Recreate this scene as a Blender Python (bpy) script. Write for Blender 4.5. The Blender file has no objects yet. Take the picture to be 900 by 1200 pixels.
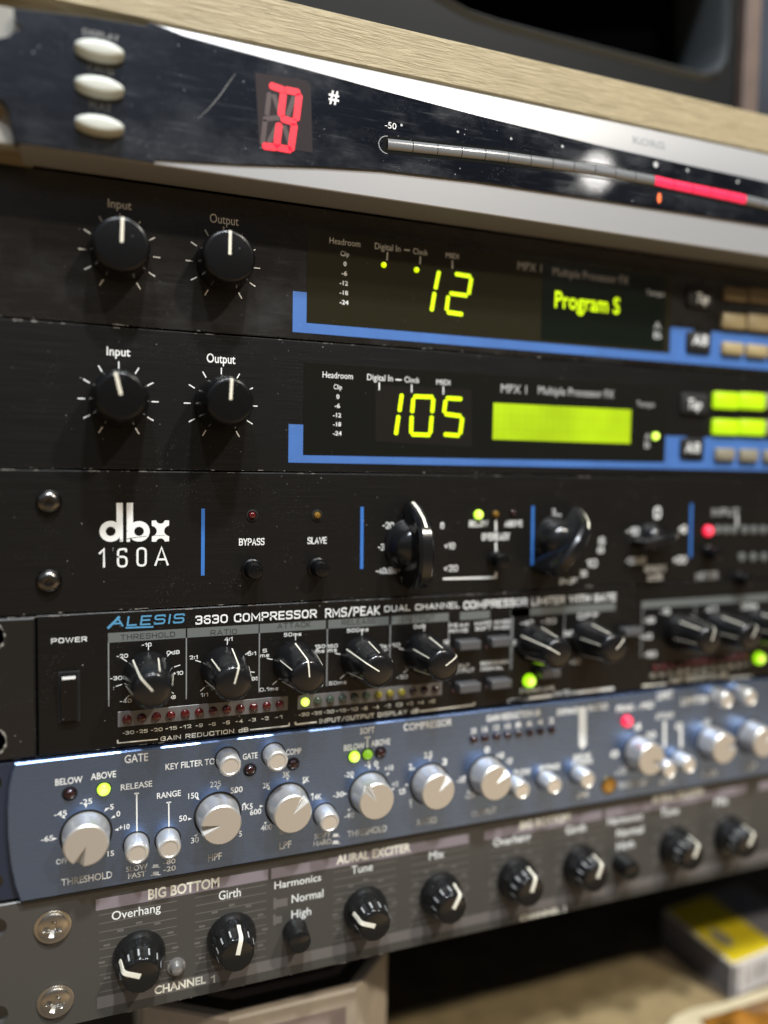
import bpy, bmesh, math, random
from mathutils import Vector, Matrix, Euler
R = math.radians
rnd = random.Random(7)
sc = bpy.context.scene
COL = sc.collection
MM = 0.001

# ------------------------------------------------------------------ camera
# solved from the rack: pitch of the 1U seams, the round dial scales and the upright bars
F_PX = 902.205
CPOS = Vector((0.0, -254.657, -40.857))
CR = Vector((0.93254727, -0.36063357, 0.01729217))
CU = Vector((0.00670408, 0.06518215, 0.99785086))
CF = Vector((0.36098566, 0.93042717, -0.06320315))
cam = bpy.data.cameras.new('camera'); camo = bpy.data.objects.new('camera', cam); COL.objects.link(camo)
m = Matrix.Identity(4)
for i in range(3):
    m[i][0], m[i][1], m[i][2], m[i][3] = CR[i], CU[i], -CF[i], CPOS[i] * MM
camo.matrix_world = m
cam.sensor_fit = 'VERTICAL'; cam.sensor_height = 36.0; cam.lens = F_PX / 1200 * 36
cam.clip_start = 0.01; cam.clip_end = 50
cam.dof.use_dof = True; cam.dof.focus_distance = 0.253; cam.dof.aperture_fstop = 2.5
sc.camera = camo

# ------------------------------------------------------------------ world, lamps, exposure
w = bpy.data.worlds.new('World'); sc.world = w; w.use_nodes = True
wn, wlk = w.node_tree.nodes, w.node_tree.links
bg = wn['Background']; bg.inputs[1].default_value = 0.75
# gradient standing in for the unseen room, shaped for the panels' reflections: warm floor and bench below, dim brown walls, cool bright ceiling area up to the left
wtc = wn.new('ShaderNodeTexCoord'); wsep = wn.new('ShaderNodeSeparateXYZ'); wlk.new(wtc.outputs['Generated'], wsep.inputs[0])
wmr = wn.new('ShaderNodeMapRange'); wmr.inputs[1].default_value = -1; wmr.inputs[2].default_value = 1; wlk.new(wsep.outputs[2], wmr.inputs[0])
wrp = wn.new('ShaderNodeValToRGB'); wlk.new(wmr.outputs[0], wrp.inputs[0])
stops = [(-1.0, (.34, .23, .12)), (-.60, (.64, .44, .23)), (-.35, (.60, .42, .23)), (-.14, (.15, .12, .09)), (.05, (.10, .085, .07)), (.24, (.20, .16, .11)), (.33, (.22, .21, .20)), (.42, (.46, .52, .64)), (.60, (.36, .40, .48)), (1.0, (.25, .25, .26))]
el = wrp.color_ramp.elements
while len(el) < len(stops): el.new(0.5)
for e_, (z_, c_) in zip(el, stops): e_.position = (z_ + 1) / 2; e_.color = (*c_, 1)
wmx = wn.new('ShaderNodeMapRange'); wmx.inputs[1].default_value = 0.02; wmx.inputs[2].default_value = 0.34; wmx.inputs[3].default_value = 1.0; wmx.inputs[4].default_value = 0.25; wlk.new(wsep.outputs[0], wmx.inputs[0])
wup = wn.new('ShaderNodeMapRange'); wup.inputs[1].default_value = 0.1; wup.inputs[2].default_value = 0.3; wup.inputs[3].default_value = 0; wup.inputs[4].default_value = 1; wlk.new(wsep.outputs[2], wup.inputs[0])
wmm = wn.new('ShaderNodeMix'); wmm.data_type = 'FLOAT'; wmm.inputs[2].default_value = 1.0; wlk.new(wup.outputs[0], wmm.inputs[0]); wlk.new(wmx.outputs[0], wmm.inputs[3])
wlo = wn.new('ShaderNodeMapRange'); wlo.inputs[1].default_value = 0.12; wlo.inputs[2].default_value = 0.5; wlo.inputs[3].default_value = 1.0; wlo.inputs[4].default_value = 2.3; wlk.new(wsep.outputs[0], wlo.inputs[0])  # extra warm glow added at lower right to brighten the right-hand panels
wdn = wn.new('ShaderNodeMapRange'); wdn.inputs[1].default_value = -0.12; wdn.inputs[2].default_value = -0.3; wdn.inputs[3].default_value = 0; wdn.inputs[4].default_value = 1; wlk.new(wsep.outputs[2], wdn.inputs[0])
wm2 = wn.new('ShaderNodeMix'); wm2.data_type = 'FLOAT'; wm2.inputs[2].default_value = 1.0; wlk.new(wdn.outputs[0], wm2.inputs[0]); wlk.new(wlo.outputs[0], wm2.inputs[3])
wmu = wn.new('ShaderNodeMath'); wmu.operation = 'MULTIPLY'; wlk.new(wmm.outputs[0], wmu.inputs[0]); wlk.new(wm2.outputs[0], wmu.inputs[1])
wvm = wn.new('ShaderNodeVectorMath'); wvm.operation = 'SCALE'; wlk.new(wrp.outputs[0], wvm.inputs[0]); wlk.new(wmu.outputs[0], wvm.inputs['Scale']); wlk.new(wvm.outputs[0], bg.inputs[0])

def lamp(name, direction, dist, size, watts, col, target=(0.11, 0, -0.10), shape='RECTANGLE', sy=None):
    l = bpy.data.lights.new(name, 'AREA'); l.shape = shape; l.size = size; l.size_y = sy or size
    l.energy = watts; l.color = col
    o = bpy.data.objects.new(name, l); COL.objects.link(o)
    d = Vector(direction).normalized(); t = Vector(target); o.location = t + d * dist
    o.rotation_euler = (-d).to_track_quat('-Z', 'Y').to_euler()
    return o
lamp('ceiling_lamp', (0.08, -1.0, 2.1), 1.5, 0.07, 24, (0.93, 0.97, 1.0))
lamp('ceiling_lamp', (-0.42, -1.0, 1.75), 1.5, 0.07, 13, (0.86, 0.93, 1.0))
lamp('ceiling_lamp', (0.60, -1.0, 1.15), 1.5, 0.07, 15, (1.0, 0.93, 0.82))
lamp('ceiling_lamp', (0.62, -0.86, 0.385), 1.9, 0.028, 0.28, (1.0, 0.97, 0.93), target=(0.175, -0.016, 0.062), sy=0.05)
sc.view_settings.view_transform = 'Standard'; sc.view_settings.look = 'None'
sc.view_settings.exposure = 0.0; sc.view_settings.gamma = 1.0

# ------------------------------------------------------------------ measuring: photo pixel -> point on a plane parallel to the panels (d mm in front of them)
def ray(x, y):
    return CF + CR * ((x - 450) / F_PX) - CU * ((y - 600) / F_PX)
def at(x, y, d=0.0):
    v = ray(x, y); t = (-d - CPOS.y) / v.y; p = CPOS + v * t
    return p.x, p.z
def atz(x, y, z):
    v = ray(x, y); t = (z - CPOS.z) / v.z; p = CPOS + v * t
    return p.x, p.y
def vscale(x, y, d=0.0):      # pixels per mm there
    v = ray(x, y); t = (-d - CPOS.y) / v.y
    return F_PX / t
class Crop:
    def __init__(s, x0, y0, k): s.x0, s.y0, s.k = x0, y0, k
    def __call__(s, x, y): return s.x0 + x / s.k, s.y0 + y / s.k
PX = Crop(0, 0, 1)

# ------------------------------------------------------------------ materials
MATS = {}
def mat(name, base, rough=0.5, metal=0.0, emit=None, es=0.0, coat=0.0, spec=0.5, brush=0.0, dust=0.0, smudge=0.0, grain=0.0, var=0.0, trans=0.0, aniso=0.0, dustcol=(0.5, 0.5, 0.5)):
    if name in MATS: return MATS[name]
    M = bpy.data.materials.new(name); M.use_nodes = True; nt = M.node_tree; N = nt.nodes; L = nt.links
    b = N['Principled BSDF']
    b.inputs['Base Color'].default_value = (*base, 1); b.inputs['Roughness'].default_value = rough
    b.inputs['Metallic'].default_value = metal; b.inputs['Coat Weight'].default_value = coat
    b.inputs['Coat Roughness'].default_value = 0.04
    b.inputs['Specular IOR Level'].default_value = spec
    b.inputs['Transmission Weight'].default_value = trans
    if aniso: b.inputs['Anisotropic'].default_value = aniso
    if emit: b.inputs['Emission Color'].default_value = (*emit, 1); b.inputs['Emission Strength'].default_value = es
    tc = N.new('ShaderNodeTexCoord')
    def mapped(scale):
        mp = N.new('ShaderNodeMapping'); mp.inputs['Scale'].default_value = scale
        L.new(tc.outputs['Object'], mp.inputs[0]); return mp.outputs[0]
    def noise(vec, scale, detail=4, r=0.6):
        n = N.new('ShaderNodeTexNoise'); n.inputs['Scale'].default_value = scale; n.inputs['Detail'].default_value = detail
        n.inputs['Roughness'].default_value = r; L.new(vec, n.inputs['Vector']); return n.outputs['Fac']
    def ramp(v, a, c, lo=0.0, hi=1.0):
        n = N.new('ShaderNodeMapRange'); n.inputs[1].default_value = a; n.inputs[2].default_value = c
        n.inputs[3].default_value = lo; n.inputs[4].default_value = hi; L.new(v, n.inputs[0]); return n.outputs[0]
    def math_(op, a, c):
        n = N.new('ShaderNodeMath'); n.operation = op
        for i, q in enumerate((a, c)):
            if isinstance(q, (int, float)): n.inputs[i].default_value = q
            else: L.new(q, n.inputs[i])
        return n.outputs[0]
    colsock = None
    def mixc(fac, c2):
        nonlocal colsock
        n = N.new('ShaderNodeMix'); n.data_type = 'RGBA'
        L.new(fac, n.inputs[0])
        if colsock: L.new(colsock, n.inputs[6])
        else: n.inputs[6].default_value = (*base, 1)
        n.inputs[7].default_value = (*c2, 1); colsock = n.outputs[2]
    rsock = None
    if var:
        f = ramp(noise(mapped((60, 60, 60)), 1.0, 5), 0.35, 0.7)
        mixc(f, tuple(c * (1 - var) for c in base))
    if brush:
        bn = noise(mapped((35, 35, 4200)), 1.0, 5, 0.7)
        bp = N.new('ShaderNodeBump'); bp.inputs['Strength'].default_value = brush; bp.inputs['Distance'].default_value = 0.00012
        L.new(bn, bp.inputs['Height']); L.new(bp.outputs[0], b.inputs['Normal'])
        rsock = ramp(bn, 0.3, 0.7, max(0.05, rough - 0.08), rough + 0.12)
    if grain:
        gn = noise(mapped((1, 1, 1)), 5200, 3, 0.6)
        bp = N.new('ShaderNodeBump'); bp.inputs['Strength'].default_value = grain; bp.inputs['Distance'].default_value = 0.0001
        L.new(gn, bp.inputs['Height']); L.new(bp.outputs[0], b.inputs['Normal'])
    if smudge:
        s = noise(mapped((30, 30, 55)), 1.0, 6, 0.65)
        sm = ramp(s, 0.45, 0.75)
        s2 = ramp(noise(mapped((60, 60, 900)), 1.0, 3), 0.55, 0.75)
        tot = math_('ADD', math_('MULTIPLY', sm, 0.9), math_('MULTIPLY', s2, 0.5))
        rr = math_('ADD', math_('MULTIPLY', tot, smudge), rough); rsock = rr
        f = math_('MULTIPLY', tot, smudge * 0.18); mixc(f, (0.55, 0.6, 0.66))
    if dust:
        v = N.new('ShaderNodeTexVoronoi'); v.inputs['Scale'].default_value = 420; L.new(mapped((1, 1, 1)), v.inputs['Vector'])
        d1 = ramp(v.outputs['Distance'], 0.10, 0.05)
        msk = ramp(noise(mapped((1, 1, 1)), 130, 2), 0.52, 0.66)
        v2 = N.new('ShaderNodeTexVoronoi'); v2.inputs['Scale'].default_value = 1500; L.new(mapped((1, 1, 1)), v2.inputs['Vector'])
        d2 = ramp(v2.outputs['Distance'], 0.16, 0.06)
        msk2 = ramp(noise(mapped((1, 1, 1)), 70, 3), 0.5, 0.7)
        f = math_('MULTIPLY', math_('MAXIMUM', math_('MULTIPLY', d1, msk), math_('MULTIPLY', math_('MULTIPLY', d2, msk2), 0.6)), dust)
        mixc(f, dustcol)
    if colsock: L.new(colsock, b.inputs['Base Color'])
    if rsock: L.new(rsock, b.inputs['Roughness'])
    MATS[name] = M
    return M

def wood_mat(name, c1, c2):
    M = bpy.data.materials.new(name); M.use_nodes = True; nt = M.node_tree; N = nt.nodes; L = nt.links
    b = N['Principled BSDF']; b.inputs['Roughness'].default_value = 0.6
    tc = N.new('ShaderNodeTexCoord'); mp = N.new('ShaderNodeMapping'); mp.inputs['Scale'].default_value = (70, 300, 1000); L.new(tc.outputs['Object'], mp.inputs[0])
    n = N.new('ShaderNodeTexNoise'); n.inputs['Scale'].default_value = 1.0; n.inputs['Detail'].default_value = 6; n.inputs['Roughness'].default_value = 0.55; n.inputs['Distortion'].default_value = 1.4
    L.new(mp.outputs[0], n.inputs['Vector'])
    r = N.new('ShaderNodeValToRGB'); r.color_ramp.elements[0].position = 0.36; r.color_ramp.elements[0].color = (*c1, 1)
    r.color_ramp.elements[1].position = 0.68; r.color_ramp.elements[1].color = (*c2, 1); L.new(n.outputs['Fac'], r.inputs[0])
    L.new(r.outputs[0], b.inputs['Base Color'])
    bp = N.new('ShaderNodeBump'); bp.inputs['Strength'].default_value = 0.7; bp.inputs['Distance'].default_value = 0.0006
    L.new(n.outputs['Fac'], bp.inputs['Height']); L.new(bp.outputs[0], b.inputs['Normal'])
    MATS[name] = M; return M

mat('black_brown', (0.0085, 0.0070, 0.0058), 0.26, brush=0.08, dust=0.35, spec=0.5, smudge=0.12)
mat('black_satin', (0.0060, 0.0056, 0.0054), 0.33, brush=0.14, dust=0.5, spec=0.32)
mat('black_brushed', (0.0050, 0.0046, 0.0043), 0.36, brush=0.35, dust=0.5, spec=0.30)
mat('black_panel', (0.0048, 0.0047, 0.0047), 0.30, brush=0.45, dust=0.7, spec=0.32)
mat('ear_black', (0.007, 0.0066, 0.0063), 0.38, grain=0.2, dust=0.9)
mat('blue_metal', (0.165, 0.24, 0.43), 0.25, metal=0.9, brush=0.22, dust=0.18)
mat('navy_ear', (0.035, 0.045, 0.075), 0.4, metal=0.5, brush=0.2)
mat('grey_panel', (0.060, 0.0565, 0.050), 0.40, grain=0.10, dust=0.12)
mat('lilac_print', (0.23, 0.195, 0.212), 0.45)
mat('faint_print', (0.135, 0.122, 0.112), 0.45)
mat('acrylic', (0.004, 0.005, 0.008), 0.05, coat=0.6, smudge=0.30, dust=0.8, dustcol=(0.6, 0.62, 0.65))
mat('silver_paint', (0.31, 0.31, 0.315), 0.38, metal=0.25)
mat('cream_plate', (0.25, 0.24, 0.21), 0.5, var=0.25)
mat('button_cream', (0.50, 0.52, 0.47), 0.35)
mat('white_ink', (0.76, 0.77, 0.75), 0.55)
mat('cream_ink', (0.74, 0.70, 0.58), 0.55)
mat('grey_ink', (0.42, 0.43, 0.43), 0.55)
mat('dim_ink', (0.22, 0.22, 0.21), 0.6)
mat('dark_ink', (0.02, 0.02, 0.02), 0.6)
mat('header_grey', (0.115, 0.125, 0.12), 0.5)
mat('line_grey', (0.20, 0.21, 0.21), 0.5)
mat('logo_blue', (0.075, 0.26, 0.44), 0.5)
mat('trim_blue', (0.055, 0.15, 0.42), 0.42, dust=0.55, var=0.16, grain=0.12)
mat('bar_blue', (0.035, 0.16, 0.50), 0.45, dust=0.4, var=0.15)
mat('knob_black', (0.0036, 0.0036, 0.004), 0.26, grain=0.05, dust=0.30, spec=0.30)
mat('knob_gloss', (0.007, 0.007, 0.0074), 0.19, dust=0.6, grain=0.04)
mat('knob_aphex', (0.008, 0.008, 0.008), 0.17)
mat('knob_silver', (0.66, 0.64, 0.60), 0.36, metal=0.72, grain=0.25)
mat('button_silver', (0.76, 0.75, 0.72), 0.32, metal=0.7)
mat('dark_hole', (0.002, 0.002, 0.002), 0.8)
mat('steel', (0.60, 0.575, 0.53), 0.30, metal=1.0, var=0.3)
mat('dark_steel', (0.13, 0.125, 0.12), 0.26, metal=1.0)
mat('wear_metal', (0.34, 0.325, 0.30), 0.4, metal=0.3)
mat('led_red_off', (0.075, 0.006, 0.006), 0.12, coat=0.5)
mat('led_dark', (0.018, 0.004, 0.005), 0.12, coat=0.5)
mat('led_green_off', (0.045, 0.065, 0.045), 0.15, coat=0.5)
mat('led_yellow_off', (0.20, 0.17, 0.02), 0.15, coat=0.5)
mat('led_amber_off', (0.16, 0.085, 0.01), 0.12, coat=0.5)
mat('led_green_on', (0.3, 0.5, 0.02), 0.3, emit=(0.55, 1.0, 0.02), es=2.2)
mat('led_green_dim', (0.1, 0.2, 0.02), 0.3, emit=(0.22, 0.45, 0.01), es=0.8)
mat('led_red_on', (0.5, 0.02, 0.05), 0.3, emit=(1.0, 0.02, 0.07), es=1.6)
mat('seg_green', (0.3, 0.4, 0.0), 0.4, emit=(0.66, 0.95, 0.0), es=1.15)
mat('seg_red', (0.03, 0.0, 0.0), 0.4, emit=(1.0, 0.02, 0.045), es=1.5)
mat('seg_off', (0.06, 0.040, 0.040), 0.4)
mat('lcd_lit', (0.05, 0.07, 0.0), 0.4, emit=(0.50, 0.74, 0.004), es=0.92)
mat('key_lit', (0.2, 0.3, 0.0), 0.4, emit=(0.42, 0.72, 0.005), es=1.0)
mat('key_tan', (0.30, 0.235, 0.12), 0.45)
mat('key_brown', (0.13, 0.09, 0.04), 0.45)
mat('key_cap', (0.075, 0.075, 0.078), 0.28)
mat('key_grey', (0.20, 0.18, 0.13), 0.45)
mat('window_olive', (0.017, 0.0155, 0.008), 0.12, coat=0.3, dust=0.15)
mat('window_dark', (0.007, 0.0075, 0.006), 0.12, coat=0.3, dust=0.15)
mat('window_inner', (0.0035, 0.0065, 0.004), 0.2)
mat('window_pane', (0.012, 0.011, 0.0095), 0.2)
mat('red_window', (0.035, 0.028, 0.029), 0.15, coat=0.3)
mat('tube_grey', (0.15, 0.155, 0.16), 0.22, coat=0.6)
mat('tube_red', (0.5, 0.02, 0.05), 0.3, emit=(0.95, 0.02, 0.09), es=0.95)
mat('tube_orange', (0.5, 0.1, 0.02), 0.3, emit=(1.0, 0.16, 0.06), es=1.1)
mat('led_strip', (0.13, 0.125, 0.125), 0.22, coat=0.4)
mat('clear_lens', (0.30, 0.29, 0.28), 0.08, coat=1.0, metal=0.6)
mat('brass', (0.55, 0.36, 0.12), 0.3, metal=1.0)
mat('case_black', (0.0055, 0.0063, 0.007), 0.5, grain=0.15, spec=0.10)
mat('case_rim', (0.028, 0.032, 0.035), 0.38, grain=0.1)
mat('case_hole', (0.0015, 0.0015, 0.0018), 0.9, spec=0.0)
mat('post_brown', (0.10, 0.065, 0.05), 0.6, var=0.3)
mat('shelf_wood', (0.09, 0.062, 0.033), 0.65, var=0.5)
mat('cardboard', (0.26, 0.19, 0.088), 0.8, var=0.3)
mat('box_yellow', (0.62, 0.47, 0.012), 0.45, var=0.12)
mat('box_white', (0.62, 0.58, 0.55), 0.5)
mat('box_grey', (0.16, 0.15, 0.155), 0.55)
mat('box_ink', (0.05, 0.045, 0.045), 0.6)
mat('wood_case', (0.56, 0.46, 0.34), 0.45, var=0.25)
mat('wood_case_dark', (0.035, 0.027, 0.02), 0.5)
mat('wood_case_panel', (0.30, 0.22, 0.18), 0.5, var=0.3)
mat('crumple', (0.36, 0.15, 0.02), 0.32, var=0.85)
mat('paper_cream', (0.55, 0.47, 0.30), 0.7, var=0.2)
def core(name, hot, cool, r):
    nt = MATS[name].node_tree; N = nt.nodes; L = nt.links
    tc = N.new('ShaderNodeTexCoord'); ln = N.new('ShaderNodeVectorMath'); ln.operation = 'MULTIPLY'; ln.inputs[1].default_value = (1, 0, 1); L.new(tc.outputs['Object'], ln.inputs[0])
    le = N.new('ShaderNodeVectorMath'); le.operation = 'LENGTH'; L.new(ln.outputs[0], le.inputs[0])
    mr = N.new('ShaderNodeMapRange'); mr.inputs[1].default_value = r * 0.25 * MM; mr.inputs[2].default_value = r * MM; L.new(le.outputs['Value'], mr.inputs[0])
    mx = N.new('ShaderNodeMix'); mx.data_type = 'RGBA'; L.new(mr.outputs[0], mx.inputs[0]); mx.inputs[6].default_value = (*hot, 1); mx.inputs[7].default_value = (*cool, 1)
    L.new(mx.outputs[2], N['Principled BSDF'].inputs['Emission Color'])
core('led_green_on', (0.80, 1.0, 0.16), (0.22, 0.50, 0.003), 2.1)
core('led_red_on', (1.0, 0.10, 0.14), (0.75, 0.008, 0.04), 2.3)
def backlight(name, c, lo, hi, sx, sz):
    nt = MATS[name].node_tree; N = nt.nodes; L = nt.links
    tc = N.new('ShaderNodeTexCoord'); n = N.new('ShaderNodeTexNoise'); n.inputs['Scale'].default_value = 45; n.inputs['Detail'].default_value = 2; L.new(tc.outputs['Object'], n.inputs['Vector'])
    mr = N.new('ShaderNodeMapRange'); mr.inputs[1].default_value = 0.3; mr.inputs[2].default_value = 0.7; mr.inputs[3].default_value = lo; mr.inputs[4].default_value = hi; L.new(n.outputs['Fac'], mr.inputs[0])
    sp = N.new('ShaderNodeSeparateXYZ'); L.new(tc.outputs['Object'], sp.inputs[0]); prod = mr.outputs[0]
    for o_, s_ in ((0, sx), (2, sz)):
        a = N.new('ShaderNodeMath'); a.operation = 'MULTIPLY'; a.inputs[1].default_value = 6.2832 / (s_ * MM); L.new(sp.outputs[o_], a.inputs[0])
        b = N.new('ShaderNodeMath'); b.operation = 'SINE'; L.new(a.outputs[0], b.inputs[0])
        c_ = N.new('ShaderNodeMapRange'); c_.inputs[1].default_value = 0.75; c_.inputs[2].default_value = 1.0; c_.inputs[3].default_value = 1.0; c_.inputs[4].default_value = 0.955; L.new(b.outputs[0], c_.inputs[0])
        d_ = N.new('ShaderNodeMath'); d_.operation = 'MULTIPLY'; L.new(prod, d_.inputs[0]); L.new(c_.outputs[0], d_.inputs[1]); prod = d_.outputs[0]
    L.new(prod, N['Principled BSDF'].inputs['Emission Strength'])
backlight('lcd_lit', None, 0.76, 1.04, 3.1, 5.2)
wood_mat('pine', (0.25, 0.20, 0.108), (0.37, 0.305, 0.178))

# ------------------------------------------------------------------ mesh building (mm, scaled on linking)
class MB:
    def __init__(s): s.v = []; s.f = []; s.marks = []
    def mark(s): s.marks.append((len(s.v), len(s.f))); return s
    def add(s, vs, fs):
        o = len(s.v); s.v += [tuple(v) for v in vs]; s.f += [tuple(i + o for i in f) for f in fs]; return s
    def box(s, x0, x1, y0, y1, z0, z1):
        vs = [(x, y, z) for x in (x0, x1) for y in (y0, y1) for z in (z0, z1)]
        return s.add(vs, [(0, 1, 3, 2), (4, 6, 7, 5), (0, 4, 5, 1), (2, 3, 7, 6), (0, 2, 6, 4), (1, 5, 7, 3)])
    def poly(s, pts, d):             # flat sheet at d, pts (x, z)
        a = sum(pts[i][0] * pts[(i + 1) % len(pts)][1] - pts[(i + 1) % len(pts)][0] * pts[i][1] for i in range(len(pts)))
        if a < 0: pts = pts[::-1]
        return s.add([(x, -d, z) for x, z in pts], [tuple(range(len(pts)))])
    def prism(s, pts, d0, d1, bev=0.0):   # outline extruded from d0 (back) to d1 (front), bevelled front edge
        a = sum(pts[i][0] * pts[(i + 1) % len(pts)][1] - pts[(i + 1) % len(pts)][0] * pts[i][1] for i in range(len(pts)))
        if a < 0: pts = pts[::-1]
        n = len(pts)
        rings = [[(x, -d0, z) for x, z in pts]]
        if bev:
            rings.append([(x, -(d1 - bev), z) for x, z in pts])
            rings.append([(x, -d1, z) for x, z in inset(pts, bev)])
        else: rings.append([(x, -d1, z) for x, z in pts])
        vs = [v for r in rings for v in r]; fs = [tuple(range((len(rings) - 1) * n, len(rings) * n)), tuple(reversed(range(n)))]
        for k in range(len(rings) - 1):
            for i in range(n):
                j = (i + 1) % n; fs.append((k * n + i, k * n + j, (k + 1) * n + j, (k + 1) * n + i))
        return s.add(vs, fs)
    def lathe(s, prof, n=48, fn=None, close=True):   # prof (r, d) around the -Y axis
        vs = []; fs = []; m_ = len(prof)
        for k, (r, d) in enumerate(prof):
            for i in range(n):
                a = 2 * math.pi * i / n
                rr, dd = fn(r, d, a, k) if fn else (r, d)
                vs.append((rr * math.sin(a), -dd, rr * math.cos(a)))
        for k in range(m_ - 1):
            for i in range(n):
                j = (i + 1) % n; fs.append((k * n + j, k * n + i, (k + 1) * n + i, (k + 1) * n + j))
        if close:
            c = len(vs); d = prof[-1][1]; vs.append((0, -d, 0))
            for i in range(n): fs.append(((m_ - 1) * n + (i + 1) % n, (m_ - 1) * n + i, c))
        return s.add(vs, fs)
    def strip(s, path, w, ang, th=0.12, w2=None):    # raised stripe following a profile path [(r, d)] at a clock angle
        sa, ca = math.sin(R(ang)), math.cos(R(ang)); vs = []; n = len(path)
        for q, (r, d) in enumerate(path):
            a = path[max(0, q - 1)]; b = path[min(n - 1, q + 1)]
            tr, td = b[0] - a[0], b[1] - a[1]; l = math.hypot(tr, td) or 1
            nr, nd = (td / l, -tr / l)
            ww = (w + ((w2 or w) - w) * q / (n - 1)) / 2
            for lift in (-0.25, th):
                rr, dd = r + nr * lift, d + nd * lift
                for sgn in (-1, 1):
                    vs.append((rr * sa + sgn * ww * ca, -dd, rr * ca - sgn * ww * sa))
        fs = []
        for q in range(n - 1):
            o = q * 4; p = o + 4
            fs += [(o + 2, o + 3, p + 3, p + 2), (o, o + 2, p + 2, p), (o + 3, o + 1, p + 1, p + 3)]
        fs += [(0, 1, 3, 2), ((n - 1) * 4, (n - 1) * 4 + 2, (n - 1) * 4 + 3, (n - 1) * 4 + 1)]
        return s.add(vs, fs)
    def mesh(s, name, smooth=True, ang=32):
        me = bpy.data.meshes.new(name)
        me.from_pydata([(x * MM, y * MM, z * MM) for x, y, z in s.v], [], s.f); me.update()
        if smooth:
            me.polygons.foreach_set('use_smooth', [True] * len(me.polygons)); me.set_sharp_from_angle(angle=R(ang))
        return me
def inset(pts, b):
    n = len(pts); out = []
    for i in range(n):
        p0, p1, p2 = Vector(pts[i - 1]), Vector(pts[i]), Vector(pts[(i + 1) % n])
        e1 = (p1 - p0).normalized(); e2 = (p2 - p1).normalized()
        n1 = Vector((-e1.y, e1.x)); n2 = Vector((-e2.y, e2.x)); k = n1 + n2
        den = max(0.3, 1 + n1.dot(n2)); o = p1 + k * (b / den); out.append((o.x, o.y))
    return out
def circ(cx, cz, r, n=32, ry=None, a0=0.0):
    return [(cx + r * math.cos(a0 + 2 * math.pi * i / n), cz + (ry or r) * math.sin(a0 + 2 * math.pi * i / n)) for i in range(n)]
def rrect(x0, x1, z0, z1, r, n=5):
    out = []
    for cx, cz, a in ((x1 - r, z1 - r, 0), (x0 + r, z1 - r, 90), (x0 + r, z0 + r, 180), (x1 - r, z0 + r, 270)):
        for k in range(n + 1):
            t = R(a + 90 * k / n); out.append((cx + r * math.cos(t), cz + r * math.sin(t)))
    return out
def holed_plate(outer, holes, d0, d1, bev=0.35):     # plate with real holes through it
    mb = MB()
    bm = bmesh.new(); edges = []
    loops = [inset(outer, bev)] + holes
    for lp in loops:
        vs = [bm.verts.new((x, -d1, z)) for x, z in lp]
        edges += [bm.edges.new((vs[i], vs[(i + 1) % len(vs)])) for i in range(len(vs))]
    bmesh.ops.triangle_fill(bm, use_beauty=True, use_dissolve=False, edges=edges)
    bm.verts.index_update()
    vs = [v.co.copy() for v in bm.verts]; fs = []
    for f in bm.faces:
        f.normal_update(); ids = [v.index for v in f.verts]
        fs.append(ids if f.normal.y < 0 else ids[::-1])
    bm.free(); mb.add(vs, fs)
    n = len(outer); A = inset(outer, bev)
    rings = [[(x, -d1, z) for x, z in A], [(x, -(d1 - bev), z) for x, z in outer], [(x, -d0, z) for x, z in outer]]
    fs = []
    for k in range(2):
        for i in range(n):
            j = (i + 1) % n; fs.append((k * n + i, (k + 1) * n + i, (k + 1) * n + j, k * n + j))
    mb.add([v for r in rings for v in r], fs)
    for lp in holes:
        n = len(lp); mb.add([(x, -d1, z) for x, z in lp] + [(x, -d0, z) for x, z in lp], [(i, (i + 1) % n, n + (i + 1) % n, n + i) for i in range(n)])
    return mb

# ------------------------------------------------------------------ objects
WL = {}
def thing(name, label, cat, loc, group=None):
    o = bpy.data.objects.new(name, None); o.empty_display_size = 0.01; COL.objects.link(o)
    o.location = [c * MM for c in loc]; o['label'] = label; o['category'] = cat
    if group: o['group'] = group
    WL[o] = Vector(loc); return o
def inst(name, me, material, parent, loc, rot=0.0, label=None):   # loc: world mm; rot: clock angle seen from the front
    o = bpy.data.objects.new(name, me)
    if material and not me.materials: me.materials.append(MATS[material])
    COL.objects.link(o)
    o.location = (Vector(loc) - (WL[parent] if parent else Vector())) * MM
    if parent: o.parent = parent
    o.rotation_euler = (0, R(rot), 0)
    if label: o['label'] = label
    WL[o] = Vector(loc); return o
def child(name, me, material, parent, rot=0.0, off=(0, 0, 0)):      # a sub-part sharing its parent's axis
    o = bpy.data.objects.new(name, me)
    if material and not me.materials: me.materials.append(MATS[material])
    COL.objects.link(o); o.parent = parent; o.location = [c * MM for c in off]; o.rotation_euler = (0, R(rot), 0); WL[o] = WL[parent] + Vector(off)
    return o
def part(name, mb, material, parent, smooth=True, label=None, ang=32):  # mb in world mm
    me = MB(); b = WL[parent]; me.v = [(x - b.x, y - b.y, z - b.z) for x, y, z in mb.v]; me.f = mb.f
    me = me.mesh(name, smooth, ang); me.materials.append(MATS[material])
    o = bpy.data.objects.new(name, me); COL.objects.link(o); o.parent = parent; WL[o] = Vector(b)
    if label: o['label'] = label
    return o
BUCK = {}
SPLIT = {'lettering', 'divider_lines', 'header_strip', 'lilac_strip', 'ruled_lines', 'scale_dots', 'switch_symbol'}
def bucket(unit, name, material, gid=0):
    return BUCK.setdefault((unit, name, material, gid), MB())
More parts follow.
